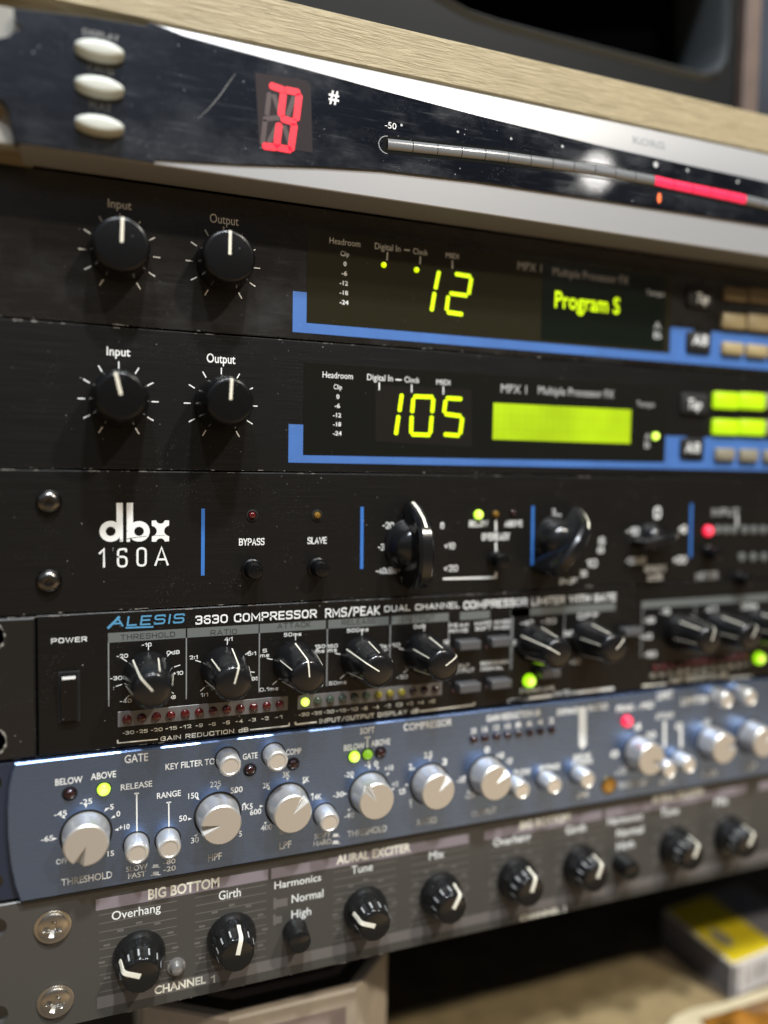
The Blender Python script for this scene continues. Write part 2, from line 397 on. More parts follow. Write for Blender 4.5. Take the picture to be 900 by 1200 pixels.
def flush():
    for (unit, name, material, gid), mb in BUCK.items():
        if name in SPLIT and mb.marks:
            cuts = mb.marks + [(len(mb.v), len(mb.f))]
            if mb.marks[0] != (0, 0): cuts = [(0, 0)] + cuts
            for (v0, f0), (v1, f1) in zip(cuts, cuts[1:]):
                if f1 > f0:
                    q = MB(); q.v = mb.v[v0:v1]; q.f = [tuple(i - v0 for i in f) for f in mb.f[f0:f1]]; part(name, q, material, unit, smooth=False)
            continue
        if mb.v: part(name, mb, material, unit, smooth=False)
    BUCK.clear()

# ------------------------------------------------------------------ lettering
TC = {}
def glyphs(s, bold):
    if (s, bold) in TC: return TC[(s, bold)]
    cu = bpy.data.curves.new('t', 'FONT'); cu.body = s; cu.offset = bold; cu.resolution_u = 3
    o = bpy.data.objects.new('t', cu); me = o.to_mesh()
    vs = [(v.co.x, v.co.y) for v in me.vertices]; fs = [tuple(p.vertices) for p in me.polygons]
    o.to_mesh_clear(); bpy.data.objects.remove(o); bpy.data.curves.remove(cu)
    TC[(s, bold)] = (vs, fs); return vs, fs
capv, _ = glyphs('H', 0.0); CAP = max(v[1] for v in capv)
def text_mm(mb, s, x0, x1, z0, h, d=0.0, bold=0.0, shear=0.0):
    vs, fs = glyphs(s, bold)
    if not vs: return
    a = min(v[0] for v in vs); b = max(v[0] for v in vs); k = (x1 - x0) / max(1e-6, b - a); kz = h / CAP
    mb.add([(x0 + (x - a) * k + shear * y * kz, -d - 0.06, z0 + y * kz) for x, y in vs], fs)
STYLE = ['plain']
C_ = 1   # corner flag: round it
def _g(w, *paths): return (w, paths)
def _o(*p): return (False, p)
def _c(*p): return (True, p)
SF = {}
def _build():
    w = 0.72
    SF['O'] = SF['0'] = _g(w, _c((0, 0, 1), (w, 0, 1), (w, 1, 1), (0, 1, 1)))
    SF['A'] = _g(.82, _o((0, 0), (.41, 1), (.82, 0)), _o((.15, .3), (.67, .3)))
    SF['B'] = _g(w, _c((0, 0), (0, 1), (w * .94, 1, 1), (w * .94, .53, 1), (w, .50, 1), (w, 0, 1)), _o((0, .52), (w * .85, .52)))
    SF['C'] = _g(w, _o((w, .72), (w, 1, 1), (0, 1, 1), (0, 0, 1), (w, 0, 1), (w, .28)))
    SF['D'] = _g(w, _c((0, 0), (0, 1), (w, 1, 1), (w, 0, 1)))
    SF['E'] = _g(.62, _o((.62, 1), (0, 1), (0, 0), (.62, 0)), _o((0, .52), (.55, .52)))
    SF['F'] = _g(.6, _o((.6, 1), (0, 1), (0, 0)), _o((0, .5), (.52, .5)))
    SF['G'] = _g(w, _o((w, .76), (w, 1, 1), (0, 1, 1), (0, 0, 1), (w, 0, 1), (w, .48), (w * .55, .48)))
    SF['H'] = _g(w, _o((0, 0), (0, 1)), _o((w, 0), (w, 1)), _o((0, .52), (w, .52)))
    SF['I'] = _g(0.0, _o((0, 0), (0, 1)))
    SF['K'] = _g(.7, _o((0, 0), (0, 1)), _o((.68, 1), (.08, .5), (.7, 0)))
    SF['L'] = _g(.58, _o((0, 1), (0, 0), (.58, 0)))
    SF['M'] = _g(.95, _o((0, 0), (0, 1), (.475, .25), (.95, 1), (.95, 0)))
    SF['N'] = _g(.76, _o((0, 0), (0, 1), (.76, 0), (.76, 1)))
    SF['P'] = _g(w, _o((0, 0), (0, 1), (w, 1, 1), (w, .42, 1), (0, .42)))
    SF['R'] = _g(w, _o((0, 0), (0, 1), (w, 1, 1), (w, .46, 1), (0, .46)), _o((w * .5, .46), (w, 0)))
    SF['S'] = _g(.68, _o((.66, .88), (.66, 1, 1), (0, 1, 1), (0, .53, 1), (.68, .53, 1), (.68, 0, 1), (0, 0, 1), (0, .12)))
    SF['T'] = _g(.7, _o((0, 1), (.7, 1)), _o((.35, 1), (.35, 0)))
    SF['U'] = _g(w, _o((0, 1), (0, 0, 1), (w, 0, 1), (w, 1)))
    SF['V'] = _g(.8, _o((0, 1), (.4, 0), (.8, 1)))
    SF['W'] = _g(1.1, _o((0, 1), (.28, 0), (.55, 1), (.82, 0), (1.1, 1)))
    SF['X'] = _g(.74, _o((0, 0), (.74, 1)), _o((0, 1), (.74, 0)))
    SF['Y'] = _g(.76, _o((0, 1), (.38, .48), (.76, 1)), _o((.38, .48), (.38, 0)))
    SF['1'] = _g(.3, _o((0, .78), (.3, 1), (.3, 0)))
    SF['2'] = _g(.64, _o((0, .84), (0, 1, 1), (.64, 1, 1), (.64, .56, 1), (0, .0), (.66, 0)))
    SF['3'] = _g(.64, _o((0, .88), (0, 1, 1), (.64, 1, 1), (.64, .52, 1), (.2, .52)), _o((.4, .52), (.64, .52, 1), (.64, 0, 1), (0, 0, 1), (0, .12)))
    SF['4'] = _g(.7, _o((.52, 0), (.52, 1), (0, .28), (.7, .28)))
    SF['5'] = _g(.64, _o((.6, 1), (.03, 1), (0, .56), (.64, .56, 1), (.64, 0, 1), (0, 0, 1), (0, .12)))
    SF['6'] = _g(.66, _o((.62, .88), (.62, 1, 1), (0, 1, 1), (0, 0, 1), (.66, 0, 1), (.66, .56, 1), (0, .56)))
    SF['7'] = _g(.62, _o((0, 1), (.62, 1), (.22, 0)))
    SF['8'] = _g(.66, _c((0, 0, 1), (.66, 0, 1), (.66, 1, 1), (0, 1, 1)), _o((0, .52), (.66, .52)))
    SF['9'] = _g(.66, _o((.04, .12), (.04, 0, 1), (.66, 0, 1), (.66, 1, 1), (0, 1, 1), (0, .44, 1), (.66, .44)))
    SF['-'] = _g(.34, _o((0, .46), (.34, .46))); SF['+'] = _g(.5, _o((0, .48), (.5, .48)), _o((.25, .2), (.25, .76)))
    SF[':'] = _g(0.0, _o((0, .12), (0, .28)), _o((0, .6), (0, .76))); SF['.'] = _g(0.0, _o((0, -.05), (0, .12)))
    SF['/'] = _g(.5, _o((0, -.05), (.5, 1.05))); SF[' '] = _g(.25)
    SF['d'] = _g(.6, _o((.6, 1), (.6, 0), (0, 0, 1), (0, .66, 1), (.6, .66)))
    SF['u'] = _g(.54, _o((0, .68), (0, 0, 1), (.54, 0)), _o((.54, .68), (.54, 0)))
    SF['m'] = _g(.8, _o((0, 0), (0, .68), (.8, .68, 1), (.8, 0)), _o((.4, .68), (.4, 0)))
    SF['s'] = _g(.5, _o((.5, .68), (0, .68, 1), (0, .36, 1), (.5, .34, 1), (.5, 0, 1), (0, 0)))
_build()
def stroke_text(mb, s, x0, x1, z0, h, d, t, shear=0.0):
    s = ''.join(c if c in SF else c.upper() for c in s); gap = 0.34
    tot = sum(SF[c][0] for c in s) + gap * (len(s) - 1)
    tm = t * h
    kx = (x1 - x0 - tm) / tot if tot > 0.01 else 1.0
    tm = min(tm, 0.35 * abs(kx) if tot > 0.4 else tm)
    X = x0 + tm / 2; lift = 0.05
    zz = lambda y: z0 + tm / 2 + y * (h - tm)
    for c in s:
        wd, paths = SF[c]
        for closed, P in paths:
            pts = [(Vector((X + p[0] * kx + shear * p[1] * h, zz(p[1]))), len(p) > 2) for p in P]
            q = []; n = len(pts)
            for i, (p, rr) in enumerate(pts):
                if rr and (closed or 0 < i < n - 1):
                    a, b = pts[i - 1][0], pts[(i + 1) % n][0]
                    r = min(0.30 * h, (a - p).length * 0.48, (b - p).length * 0.48)
                    A, B = p + (a - p).normalized() * r, p + (b - p).normalized() * r
                    for u in (0, .25, .5, .75, 1): q.append(A * (1 - u) ** 2 + p * 2 * u * (1 - u) * 1.0 + B * u ** 2)
                else: q.append(p)
            n = len(q); L_, R_ = [], []
            for i in range(n):
                a = q[i - 1] if (closed or i) else None; b = q[(i + 1) % n] if (closed or i < n - 1) else None
                e1 = (q[i] - a).normalized() if a is not None and (q[i] - a).length > 1e-9 else None
                e2 = (b - q[i]).normalized() if b is not None and (b - q[i]).length > 1e-9 else None
                e1 = e1 or e2; e2 = e2 or e1
                n1, n2 = Vector((-e1.y, e1.x)), Vector((-e2.y, e2.x)); o = (n1 + n2) / max(0.45, 1 + n1.dot(n2)) * (tm / 2)
                L_.append(q[i] + o); R_.append(q[i] - o)
            if not closed:      # square ends
                for k_, e in ((0, (q[0] - q[1]).normalized()), (-1, (q[-1] - q[-2]).normalized())):
                    L_[k_] = L_[k_] + e * tm / 2; R_[k_] = R_[k_] + e * tm / 2
            lift += 0.0015
            m_ = n if closed else n - 1
            mb.add([(p.x, -d - lift, p.y) for p in L_] + [(p.x, -d - lift, p.y) for p in R_], [(i, n + i, n + (i + 1) % n, (i + 1) % n) for i in range(m_)])
        X += (wd + gap) * kx
def T(mb, s, k, xl, xr, yb, h, d=0.0, bold=0.0, shear=0.0):   # left / right / baseline / cap height read off the photo
    px, py = k(xl, yb); qx, qy = k(xr, yb); mb.mark()
    x0, z0 = at(px, py, d); x1, _ = at(qx, qy, d)
    hh = h / k.k / vscale(px, py, d)
    if STYLE[0] == 'square' or s in ('1', '1.5'): stroke_text(mb, s, x0, x1, z0, hh, d, 0.10 if bold < 0 else 0.165 if bold > 0.025 else 0.145, shear)
    else: text_mm(mb, s, x0, x1, z0, hh, d, bold, shear)
def seg_mm(mb, a, b, wd, d=0.0, lift=0.05):
    a, b = Vector(a), Vector(b); e = (b - a).normalized(); n = Vector((-e.y, e.x)) * (wd / 2)
    mb.poly([tuple(a + n), tuple(a - n), tuple(b - n), tuple(b + n)], d + lift)
def line(mb, k, x0, y0, x1, y1, wd, d=0.0, lift=0.05):
    mb.mark()
    seg_mm(mb, at(*k(x0, y0), d), at(*k(x1, y1), d), wd, d, lift)
def quad(mb, k, pts, d=0.0, lift=0.04):
    mb.mark()
    mb.poly([at(*k(x, y), d) for x, y in pts], d + lift)
def rect(mb, x0, x1, z0, z1, d): mb.mark().poly([(x0, z0), (x1, z0), (x1, z1), (x0, z1)], d)
def ticks(mb, cx, cz, r0, r1, angs, wd, d=0.0):
    for a in angs:
        s_, c_ = math.sin(R(a)), math.cos(R(a)); seg_mm(mb, (cx + r0 * s_, cz + r0 * c_), (cx + r1 * s_, cz + r1 * c_), wd, d)
def wear(unit, x0, x1, zs, d, n, material='wear_metal'):      # one chipped sliver of bare metal along each edge
    for z in zs:
        st = 0.35; N_ = int((x1 - x0) / st); h = [0.006] * (N_ + 1); off = [0.0] * (N_ + 1)
        for _ in range(n // len(zs)):
            c = int(N_ * rnd.random() ** 1.5); l = rnd.choice((1, 1, 2, 2, 4, 7)); p = rnd.uniform(0.06, 0.20); o_ = rnd.uniform(-0.12, 0.12)
            for i in range(max(0, c - l // 2), min(N_, c + l // 2) + 1): h[i] = max(h[i], p * rnd.uniform(0.4, 1)); off[i] = o_
        mb = MB(); vs = []
        for i in range(N_ + 1): x = x0 + i * st; vs += [(x, -d, z + off[i] - h[i]), (x, -d, z + off[i] + h[i])]
        mb.add(vs, [(2 * i, 2 * i + 2, 2 * i + 3, 2 * i + 1) for i in range(N_)]); part('edge_wear', mb, material, unit, False)

# ------------------------------------------------------------------ shared small parts
def led_mesh(name, r, h=None):
    h = h or r * 0.95
    return MB().lathe([(r * 1.02, 0), (r, h * 0.35), (r * 0.9, h * 0.65), (r * 0.66, h * 0.88), (r * 0.33, h * 0.98)], 20).mesh(name)
LEDM = {}
def led(unit, k, x, y, r, material, d=0.0, label=None):
    key = (round(r, 2), material)
    if key not in LEDM: LEDM[key] = led_mesh('indicator_led', r)
    X, Z = at(*k(x, y), d)
    return inst('indicator_led', LEDM[key], material, unit, (X, -d, Z), label=label)

# MPX type knob: plain black with a line on the cap
def mpx_knob_meshes(rb, rt, dep):
    body = MB().lathe([(rb, 0), (rb, 1.2), (rb - 0.25, dep * 0.55), (rt + 0.55, dep - 1.5), (rt + 0.25, dep - 0.5), (rt - 0.35, dep - 0.08), (rt - 0.9, dep)], 56).mesh('rotary_knob', ang=50)
    pt = MB().strip([(rt + 0.33, dep - 0.9), (rt - 0.25, dep - 0.1), (rt - 0.9, dep), (rt * 0.05, dep)], 0.85, 0, 0.05).mesh('pointer_line', False)
    return body, pt
# Alesis type: tapering glossy with white grip lines
AK = [(7.9, 0), (7.9, 0.7), (7.65, 2.6), (7.0, 8), (6.3, 13.4), (5.85, 16.6), (5.5, 17.5), (4.9, 18.0), (3.2, 18.3)]
def alesis_meshes():
    body = MB().lathe(AK, 56).mesh('rotary_knob', ang=60)
    ptr = MB().strip([(7.7, 2.2), (7.0, 8), (6.3, 13.4), (5.85, 16.6), (5.45, 17.6), (4.9, 18.05), (3.2, 18.3), (0.2, 18.3)], 0.44, 0, 0.06).mesh('pointer_line', False)
    g = MB()
    for a in (60, 120, 180, 240, 300): g.strip([(7.3, 5.5), (7.0, 8), (6.3, 13.4), (5.9, 16.4)], 0.36, a, 0.05)
    return body, ptr, g.mesh('grip_lines', False)
# silver knob with a V notch cut in the cap
def silver_knob(rb, rt, dep, depth_notch=2.6, half=15):
    n = 96
    def fn(r, d, a, k):
        t = abs((math.degrees(a) + 180) % 360 - 180)
        cut = max(0, 1 - t / half)
        if k >= 2: d = d - depth_notch * cut * (r / rt)
        return r, d
    return MB().lathe([(rb, 0), (rb - 0.1, 0.5), (rt + 0.02, dep - 0.5), (rt - 0.45, dep), (rt * 0.75, dep), (rt * 0.4, dep), (rt * 0.15, dep)], n, fn).mesh('rotary_knob', ang=25)
def cap_button(rb, rt, dep):
    return MB().lathe([(rb, 0), (rb, dep * 0.35), (rt + 0.1, dep - 0.9), (rt - 0.1, dep - 0.35), (rt - 0.5, dep - 0.02), (rt - 0.85, dep), (rt - 1.1, dep - 0.22)], 40).mesh('push_button', ang=40)
# skirted fluted knob
def fluted_knob():
    def fn(r, d, a, k):
        if 4 <= k <= 8: r = r - 0.38 * (0.5 - 0.5 * math.cos(a * 12)) ** 2
        return r, d
    body = MB().lathe([(8.4, 0.0), (8.4, 0.78), (8.2, 2.028), (7.7, 3.588), (6.9, 4.836), (6.5, 5.85), (6.25, 7.8), (6.05, 9.828), (5.8, 10.608), (5.4, 10.998), (4.6, 11.232)], 96, fn).mesh('rotary_knob', ang=50)
    ptr = MB().strip([(6.75, 5.148), (6.5, 5.85), (6.25, 7.8), (6.1, 9.828), (5.85, 10.608), (5.4, 11.037), (4.6, 11.232), (0.4, 11.232)], 1.15, 0, 0.22, 1.5).mesh('pointer_line', ang=50)
    g = MB()
    for i in range(12):
        if i: g.strip([(6.38, 6.708), (6.25, 7.8), (6.08, 9.672)], 0.5, i * 30, 0.05)
    return body, ptr, g.mesh('grip_lines', False)
def fin_knob(s=1.0):
    body = MB().lathe([(9.6 * s, 0), (9.6 * s, 0.9 * s), (9.0 * s, 1.5 * s), (8.2 * s, 3.0 * s), (7.6 * s, 5.4 * s), (6.5 * s, 7.4 * s), (4.8 * s, 8.6 * s), (2.6 * s, 9.2 * s)], 56).mesh('rotary_knob', ang=45)
    prof = [(15.4, 0.6), (15.6, 2.2), (13.6, 7), (10.5, 12), (6.5, 15.5), (1, 17.0), (-6, 17.2), (-11, 16.0), (-14, 12.5), (-15, 6), (-15, 0.6)]
    fin = MB(); n = len(prof)
    for sgn in (1,):
        w0, w1 = 2.7 * s, 1.7 * s
        cx = sum(p[0] for p in prof) / n; cd = 7.0
        rings = []
        for off, sh in ((-w0, 0.90), (-w1, 1.0), (w1, 1.0), (w0, 0.90)):
            rings.append([(off, -(max(0.3, cd + (d - cd) * sh)) * s, (cx + (t - cx) * sh) * s) for t, d in prof])
        vs = [v for r in rings for v in r]; fs = [tuple(range(n)), tuple(reversed(range(3 * n, 4 * n)))]
        for k in range(3):
            for i in range(n):
                j = (i + 1) % n; fs.append((k * n + j, k * n + i, (k + 1) * n + i, (k + 1) * n + j))
        fin.add(vs, fs)
    finm = fin.mesh('pointer_fin', ang=40)
    ln = MB()
    pp = [(15.6, 2.2), (13.6, 7), (10.5, 12), (7.5, 14.8)]
    vs = []; 
    for t, d in pp: vs += [(-0.55 * s, -(d + 0.12) * s, (t + 0.12) * s), (0.55 * s, -(d + 0.12) * s, (t + 0.12) * s)]
    ln.add(vs, [(2 * i, 2 * i + 1, 2 * i + 3, 2 * i + 2) for i in range(len(pp) - 1)])
    return body, finm, ln.mesh('pointer_line', False)
def phillips(r):
    n, mr = 128, 60; vs = []; fs = []
    for k in range(mr + 1):
        q = k / mr; rr = r * (1 - q)
        for i in range(n):
            a = 2 * math.pi * i / n; x, z = rr * math.sin(a), rr * math.cos(a)
            d = 0.0 if k == 0 else (0.55 + 1.35 * math.sqrt(max(0, 1 - (rr / r) ** 2)) if rr < r * 0.86 else 0.55)
            c = 0
            for u, v in ((x, z), (z, x)):
                if abs(u) < 0.13 * r + 0.06 * r * (1 - abs(v) / r) and abs(v) < 0.52 * r: c = max(c, min(1, 1.25 * (1 - abs(v) / (0.52 * r)) ** 0.8) * min(1, (0.16 * r - abs(u)) / (0.05 * r) + 0.3))
            d -= 1.7 * max(0, c)
            vs.append((x, -d, z))
    for k in range(mr):
        for i in range(n):
            j = (i + 1) % n; fs.append((k * n + j, k * n + i, (k + 1) * n + i, (k + 1) * n + j))
    return MB().add(vs, fs).mesh('screw', ang=28)
def rack_slot(cx, cz): return rrect(cx - 5.5, cx + 5.0, cz - 3.3, cz + 3.3, 3.2)

XL, XR = -33.4, 449.2
def body(unit, z0, z1, material, d=0.0, holes=(), x0=XL, th=3.0, chassis='black_satin'):
    part('faceplate', holed_plate([(x0, z0), (XR, z0), (XR, z1), (x0, z1)], list(holes), d - th, d), material, unit, ang=20)
    part('chassis', MB().box(-16, 431, -d + th + 0.5, 180, z0 + 0.6, z1 - 0.6), 'dark_hole', unit, False)

# ================================================================== wooden rack top, case above, posts
beam = thing('wooden_board', 'pale pine board with rough grain lying along the top of the rack', 'board', (190, 100, 88))
mb = MB(); mb.prism([(-60, 88.0), (520, 88.0), (520, 102.9), (-60, 102.9)], -150, 9.5, 0.5)
part('board', mb, 'pine', beam, ang=20); 
case = thing('equipment_case', 'dark grey case with rounded black recess standing above the wooden board', 'case', (180, 60, 103))
D = -35
hole_px = [(470, -60), (500, -20), (530, -2), (552, 10), (585, 21), (640, 36), (720, 57), (800, 78), (822, 83), (836, 80), (843, 68), (846, 45), (846, 0), (846, -60)]
hole = [at(x, y, D) for x, y in hole_px]
def grow(pts, k):
    a = sum(pts[i][0] * pts[(i + 1) % len(pts)][1] - pts[(i + 1) % len(pts)][0] * pts[i][1] for i in range(len(pts)))
    q = pts if a > 0 else pts[::-1]
    return inset(q, -k)
zt, zb = 240, 103.4
xr_, _ = at(868, 120, D)
pl = holed_plate([(-70, zb), (xr_, zb), (xr_, zt), (-70, zt)], [grow(hole, 4.5)], D - 6, D, 2.0)
part('front_panel', pl, 'case_black', case, ang=30)
rim = MB(); g0 = grow(hole, 4.5); g1 = grow(hole, 2.2); g2 = grow(hole, 0.0); n = len(g0)
vs = [(x, -D, z) for x, z in g0] + [(x, -(D + 1.8), z) for x, z in g1] + [(x, -(D - 1.0), z) for x, z in g2] + [(x, -(D - 30), z) for x, z in g2]
rim.add(vs, [(k * n + i, k * n + (i + 1) % n, (k + 1) * n + (i + 1) % n, (k + 1) * n + i) for k in range(3) for i in range(n)])
part('recess_rim', rim, 'case_rim', case, ang=60)
part('recess_back', MB().box(100, xr_ - 4, -D + 30, -D + 34, zb + 2, zt - 2), 'case_hole', case, False)
part('shell', MB().box(-70, xr_, -D + 34.5, 160, zb, zt), 'case_hole', case, False)
post = thing('wooden_post', 'narrow brown upright post beside the dark case, at the right edge', 'post', (300, 30, 103))
xa, _ = at(874, 60, -30); xb, _ = at(892, 60, -30)
mb = MB(); mb.prism([(xa, 103.2), (xb, 103.2), (xb, 260), (xa, 260)], -60, -30, 1.0); part('upright', mb, 'post_brown', post)

# ================================================================== tuner
tun = thing('rack_tuner', 'glossy black rack tuner with red glowing digit, silver edges and three oval buttons', 'tuner', (0, 0, 44.6))
D = 16.0
K1 = Crop(0, 0, 4.0909); K1b = Crop(0, 0, 2.0); K1c = Crop(280, 70, 4.5); K2 = Crop(450, 0, 2.0); K2c = Crop(600, 150, 3.0)
prof = [(0.0, 44.75), (15.3, 44.75), (15.5, 45.1), (15.2, 60), (14.9, 73.2), (12.2, 85.6), (11.6, 86.2), (0.0, 86.2)]
mb = MB(); n = len(prof); x0, x1 = 19.0, 455
prof0 = [(0.0, 44.75), (15.3, 44.75), (15.5, 45.1), (15.2, 79.0), (0.0, 79.0)]; mb0 = MB(); n0 = len(prof0)
mb.add([(-16.5, -d, z) for d, z in prof0] + [(19.0, -d, z) for d, z in prof0], [tuple(range(n0)), tuple(reversed(range(n0, 2 * n0)))] + [(i, n0 + i, n0 + (i + 1) % n0, (i + 1) % n0) for i in range(n0)])
mb.add([(x0, -d, z) for d, z in prof] + [(x1, -d, z) for d, z in prof], [tuple(range(n)), tuple(reversed(range(n, 2 * n)))] + [(i, n + i, n + (i + 1) % n, (i + 1) % n) for i in range(n)])
part('bezel', mb, 'silver_paint', tun, ang=20)
top = [(-17.4, 80.4), (0, 82.0), (17, 83.0), (18, 84.3), (22, 83.6), (27.4, 82.5), (45, 81.3), (65, 80.1), (90, 78.5), (124, 76.7), (172, 74.9), (215, 74.1), (254, 73.6), (300, 73.6), (460, 74)]
bot = [(460, 57), (300, 57), (255, 56.6), (215, 56.2), (173, 55.7), (124, 54.9), (90, 53.4), (70, 51.5), (59.5, 50.2), (45, 48.4), (30, 46.9), (19.4, 45.9), (19.2, 44.95), (-17.9, 44.85)]
notch = [(-18.5, 50), (-19.0, 53.3), (-20.3, 55.3), (-22.5, 56.4), (-33, 56.7), (-33, 71.3), (-21.5, 71.5), (-18.8, 72.6), (-17.2, 74.4), (-15.2, 75.3), (-17.0, 76.6), (-17.3, 78.5)]
mb = MB(); mb.prism(top + bot + notch, 13.2, D, 0.22); part('fascia', mb, 'acrylic', tun, ang=20)
part('rack_ear', holed_plate([(XL, 45.2), (-15, 45.2), (-15, 82), (XL, 82)], [rack_slot(-25.5, 53.8)], 8, 12.5), 'cream_plate', tun)
part('chassis', MB().box(-14, 431, 0.5, 180, 45.2, 86), 'dark_hole', tun, False)
def oval(rx, rz, dep):
    mb = MB()
    def ring(s_, d): return [(p[0], -d, p[1]) for p in circ(0, 0, rx * s_, 48, rz * s_)]
    prof = [(1.0, 0), (1.0, dep - 1.5), (0.975, dep - 0.75), (0.90, dep - 0.22), (0.72, dep), (0.35, dep + 0.1)]
    vs = []; fs = []
    for s_, d in prof: vs += ring(s_, d)
    for k in range(len(prof) - 1):
        for i in range(48):
            j = (i + 1) % 48; fs.append((k * 48 + i, k * 48 + j, (k + 1) * 48 + j, (k + 1) * 48 + i))
    fs.append(tuple(range(5 * 48, 6 * 48)))
    mb.add(vs, fs); return mb.mesh('push_button', ang=50)
ov = oval(6.5, 2.25, 4.2); ovs = oval(6.9, 2.6, 0.25)
for y in (214, 389, 575):
    px, py = K1(478, y + 12); X, Z = at(px, py, D + 4.2)
    b_ = inst('push_button', ov, 'button_cream', tun, (X, -D, Z))
mb = bucket(tun, 'lettering', 'dim_ink')
T(mb, 'DISPLAY', K1, 398, 572, 166, 28, D); T(mb, 'CALIB', K1, 418, 545, 338, 28, D); T(mb, 'FLAT', K1, 430, 535, 520, 32, D)
mb = bucket(tun, 'lettering', 'white_ink', 1)
T(mb, '#', K1c, 473, 527, 222, 66, D, 0.02); T(mb, '-50', K1c, 770, 830, 358, 32, D)
mb = bucket(tun, 'scale_dots', 'grey_ink')
for k, x, y, r in ((K1c, 857, 345, 0.42), (K2, 173, 309, 0.40), (K2, 298, 325, 0.42), (K2, 418, 343, 0.5), (K2, 637, 386, 1.1), (K2, 711, 399, 0.6), (K2, 829, 426, 0.6)):
    X, Z = at(*k(x, y), D); mb.mark(); mb.poly(circ(X, Z, r, 16), D + 0.05)
# logo printed on the upper silver edge (slanted face)
mb = MB(); sub = MB(); xa, za = at(742, 171, 13.6); xb, _ = at(779, 181, 13.6)
text_mm(sub, 'KORG', xa, xb, 0, 2.6, 0, 0.02)
dz, dd_ = 12.4, -2.7
mb.add([(x, -(14.9 + dd_ * ((zz + 79.2 - 73.2) / dz)) - 0.08, zz + 79.2) for x, y, zz in sub.v], sub.f); part('logo', mb, 'line_grey', tun, False)
win = MB(); pts = [at(*K1c(x, y), D) for x, y in ((85, 68), (350, 108), (378, 130), (388, 490), (108, 452))]; win.poly(pts, D + 0.05)
disp = part('digit_window', win, 'red_window', tun, False)
def cap_seg(mb, a, b, wd, d, n=5):
    a, b = Vector(a), Vector(b); e = (b - a); L_ = e.length; e.normalize(); nn = Vector((-e.y, e.x)); pts = []
    for k in range(n + 1):
        t = R(-90 + 180 * k / n); pts.append(tuple(b + e * (math.cos(t) * wd * 0.35) + nn * (math.sin(t) * wd / 2)))
    for k in range(n + 1):
        t = R(90 + 180 * k / n); pts.append(tuple(a + e * (math.cos(t) * wd * 0.35) + nn * (math.sin(t) * wd / 2)))
    mb.poly(pts, d)
def segs(k, lst, wd, d):
    mb = MB()
    for x0, y0, x1, y1 in lst: cap_seg(mb, at(*k(x0, y0), d), at(*k(x1, y1), d), wd, d)
    return mb
part('unlit_segment', segs(K1c, [(160, 180, 148, 285), (138, 325, 125, 440), (135, 312, 215, 305), (185, 190, 215, 280), (290, 200, 258, 290), (205, 345, 160, 430), (240, 355, 268, 440)], 1.5, D + 0.09), 'seg_off', disp, False)
part('lit_segment', segs(K1c, [(172, 137, 232, 158), (252, 160, 312, 172), (234, 185, 222, 288), (318, 190, 303, 310), (232, 312, 292, 330), (212, 345, 200, 448), (292, 348, 275, 470), (135, 455, 190, 462), (208, 463, 268, 474)], 2.15, D + 0.12), 'seg_red', disp, False)
scr = MB()
pts_ = [at(x, y, D) for x, y in ((276, 86), (268, 97), (257, 113), (245, 127), (232, 139))]
vs = []
for i, (x, z) in enumerate(pts_):
    h_ = 0.02 + 0.09 * math.sin(math.pi * (i + 0.5) / len(pts_)); vs += [(x - h_, -D - 0.04, z), (x + h_, -D - 0.04, z)]
scr.add(vs, [(2 * i, 2 * i + 1, 2 * i + 3, 2 * i + 2) for i in range(len(pts_) - 1)]); part('scratch', scr, 'dim_ink', tun, False)
# light tube meter
def tube(mb, pts, hw, d, up=0.7):
    n = len(pts); vs = []; prof = [(-1, 0.02), (-0.8, up * 0.6), (-0.3, up), (0.3, up), (0.8, up * 0.6), (1, 0.02)]
    for x, z, s_ in pts:
        for a, c in prof: vs.append((x, -(d + c), z + a * hw * s_))
    m_ = len(prof); mb.add(vs, [(i * m_ + j, i * m_ + j + 1, (i + 1) * m_ + j + 1, (i + 1) * m_ + j) for i in range(n - 1) for j in range(m_ - 1)])
tp = [at(*K2(x, y), D) for x, y in ((8, 338), (140, 352), (270, 366), (390, 383), (520, 403), (640, 424), (664, 430), (815, 461), (900, 480))]
def tz(x):
    for (a, za), (b, zb_) in zip(tp, tp[1:]):
        if x <= b: return za + (zb_ - za) * (x - a) / (b - a)
    (a, za), (b, zb_) = tp[-2:]; return zb_ + (zb_ - za) * (x - b) / (b - a)
groove = MB(); pts = [(tp[0][0] - 1.5 + i * 5, tz(tp[0][0] - 1.5 + i * 5), 1) for i in range(75)]
outl = [(x, z + 2.6) for x, z, _ in pts] + [(x, z - 2.9) for x, z, _ in reversed(pts)]
groove.poly(outl, D + 0.04); mt = part('meter_window', groove, 'window_dark', tun, False)
rimm = MB(); cx, cz = pts[0][0] + 1.5, pts[0][1]
for i in range(14):
    a0, a1 = R(90 + 180 * i / 14), R(90 + 180 * (i + 1) / 14)
    seg_mm(rimm, (cx + 3.0 * math.cos(a0), cz - 0.15 + 2.75 * math.sin(a0)), (cx + 3.0 * math.cos(a1), cz - 0.15 + 2.75 * math.sin(a1)), 0.16, D, 0.06)
part('window_rim', rimm, 'grey_ink', mt, False)
xs0, xs1 = tp[6][0], tp[7][0]
k_ = 0; x = tp[0][0]
while x < 440:
    x2 = x + 8.9
    lit = xs0 - 3 < (x + x2) / 2 < xs1 + 3
    a_, b_ = (max(x, xs0) if lit else x), (min(x2, xs1) if lit else x2)
    t_ = MB(); tube(t_, [(x + (x2 - x - 0.25) * i / 4, tz(x + (x2 - x) * i / 4), 1) for i in range(5)], 1.75, D + 0.04)
    part('meter_segment', t_, 'tube_red' if lit else 'tube_grey', mt, label='lit red meter segment' if lit else None); x = x2
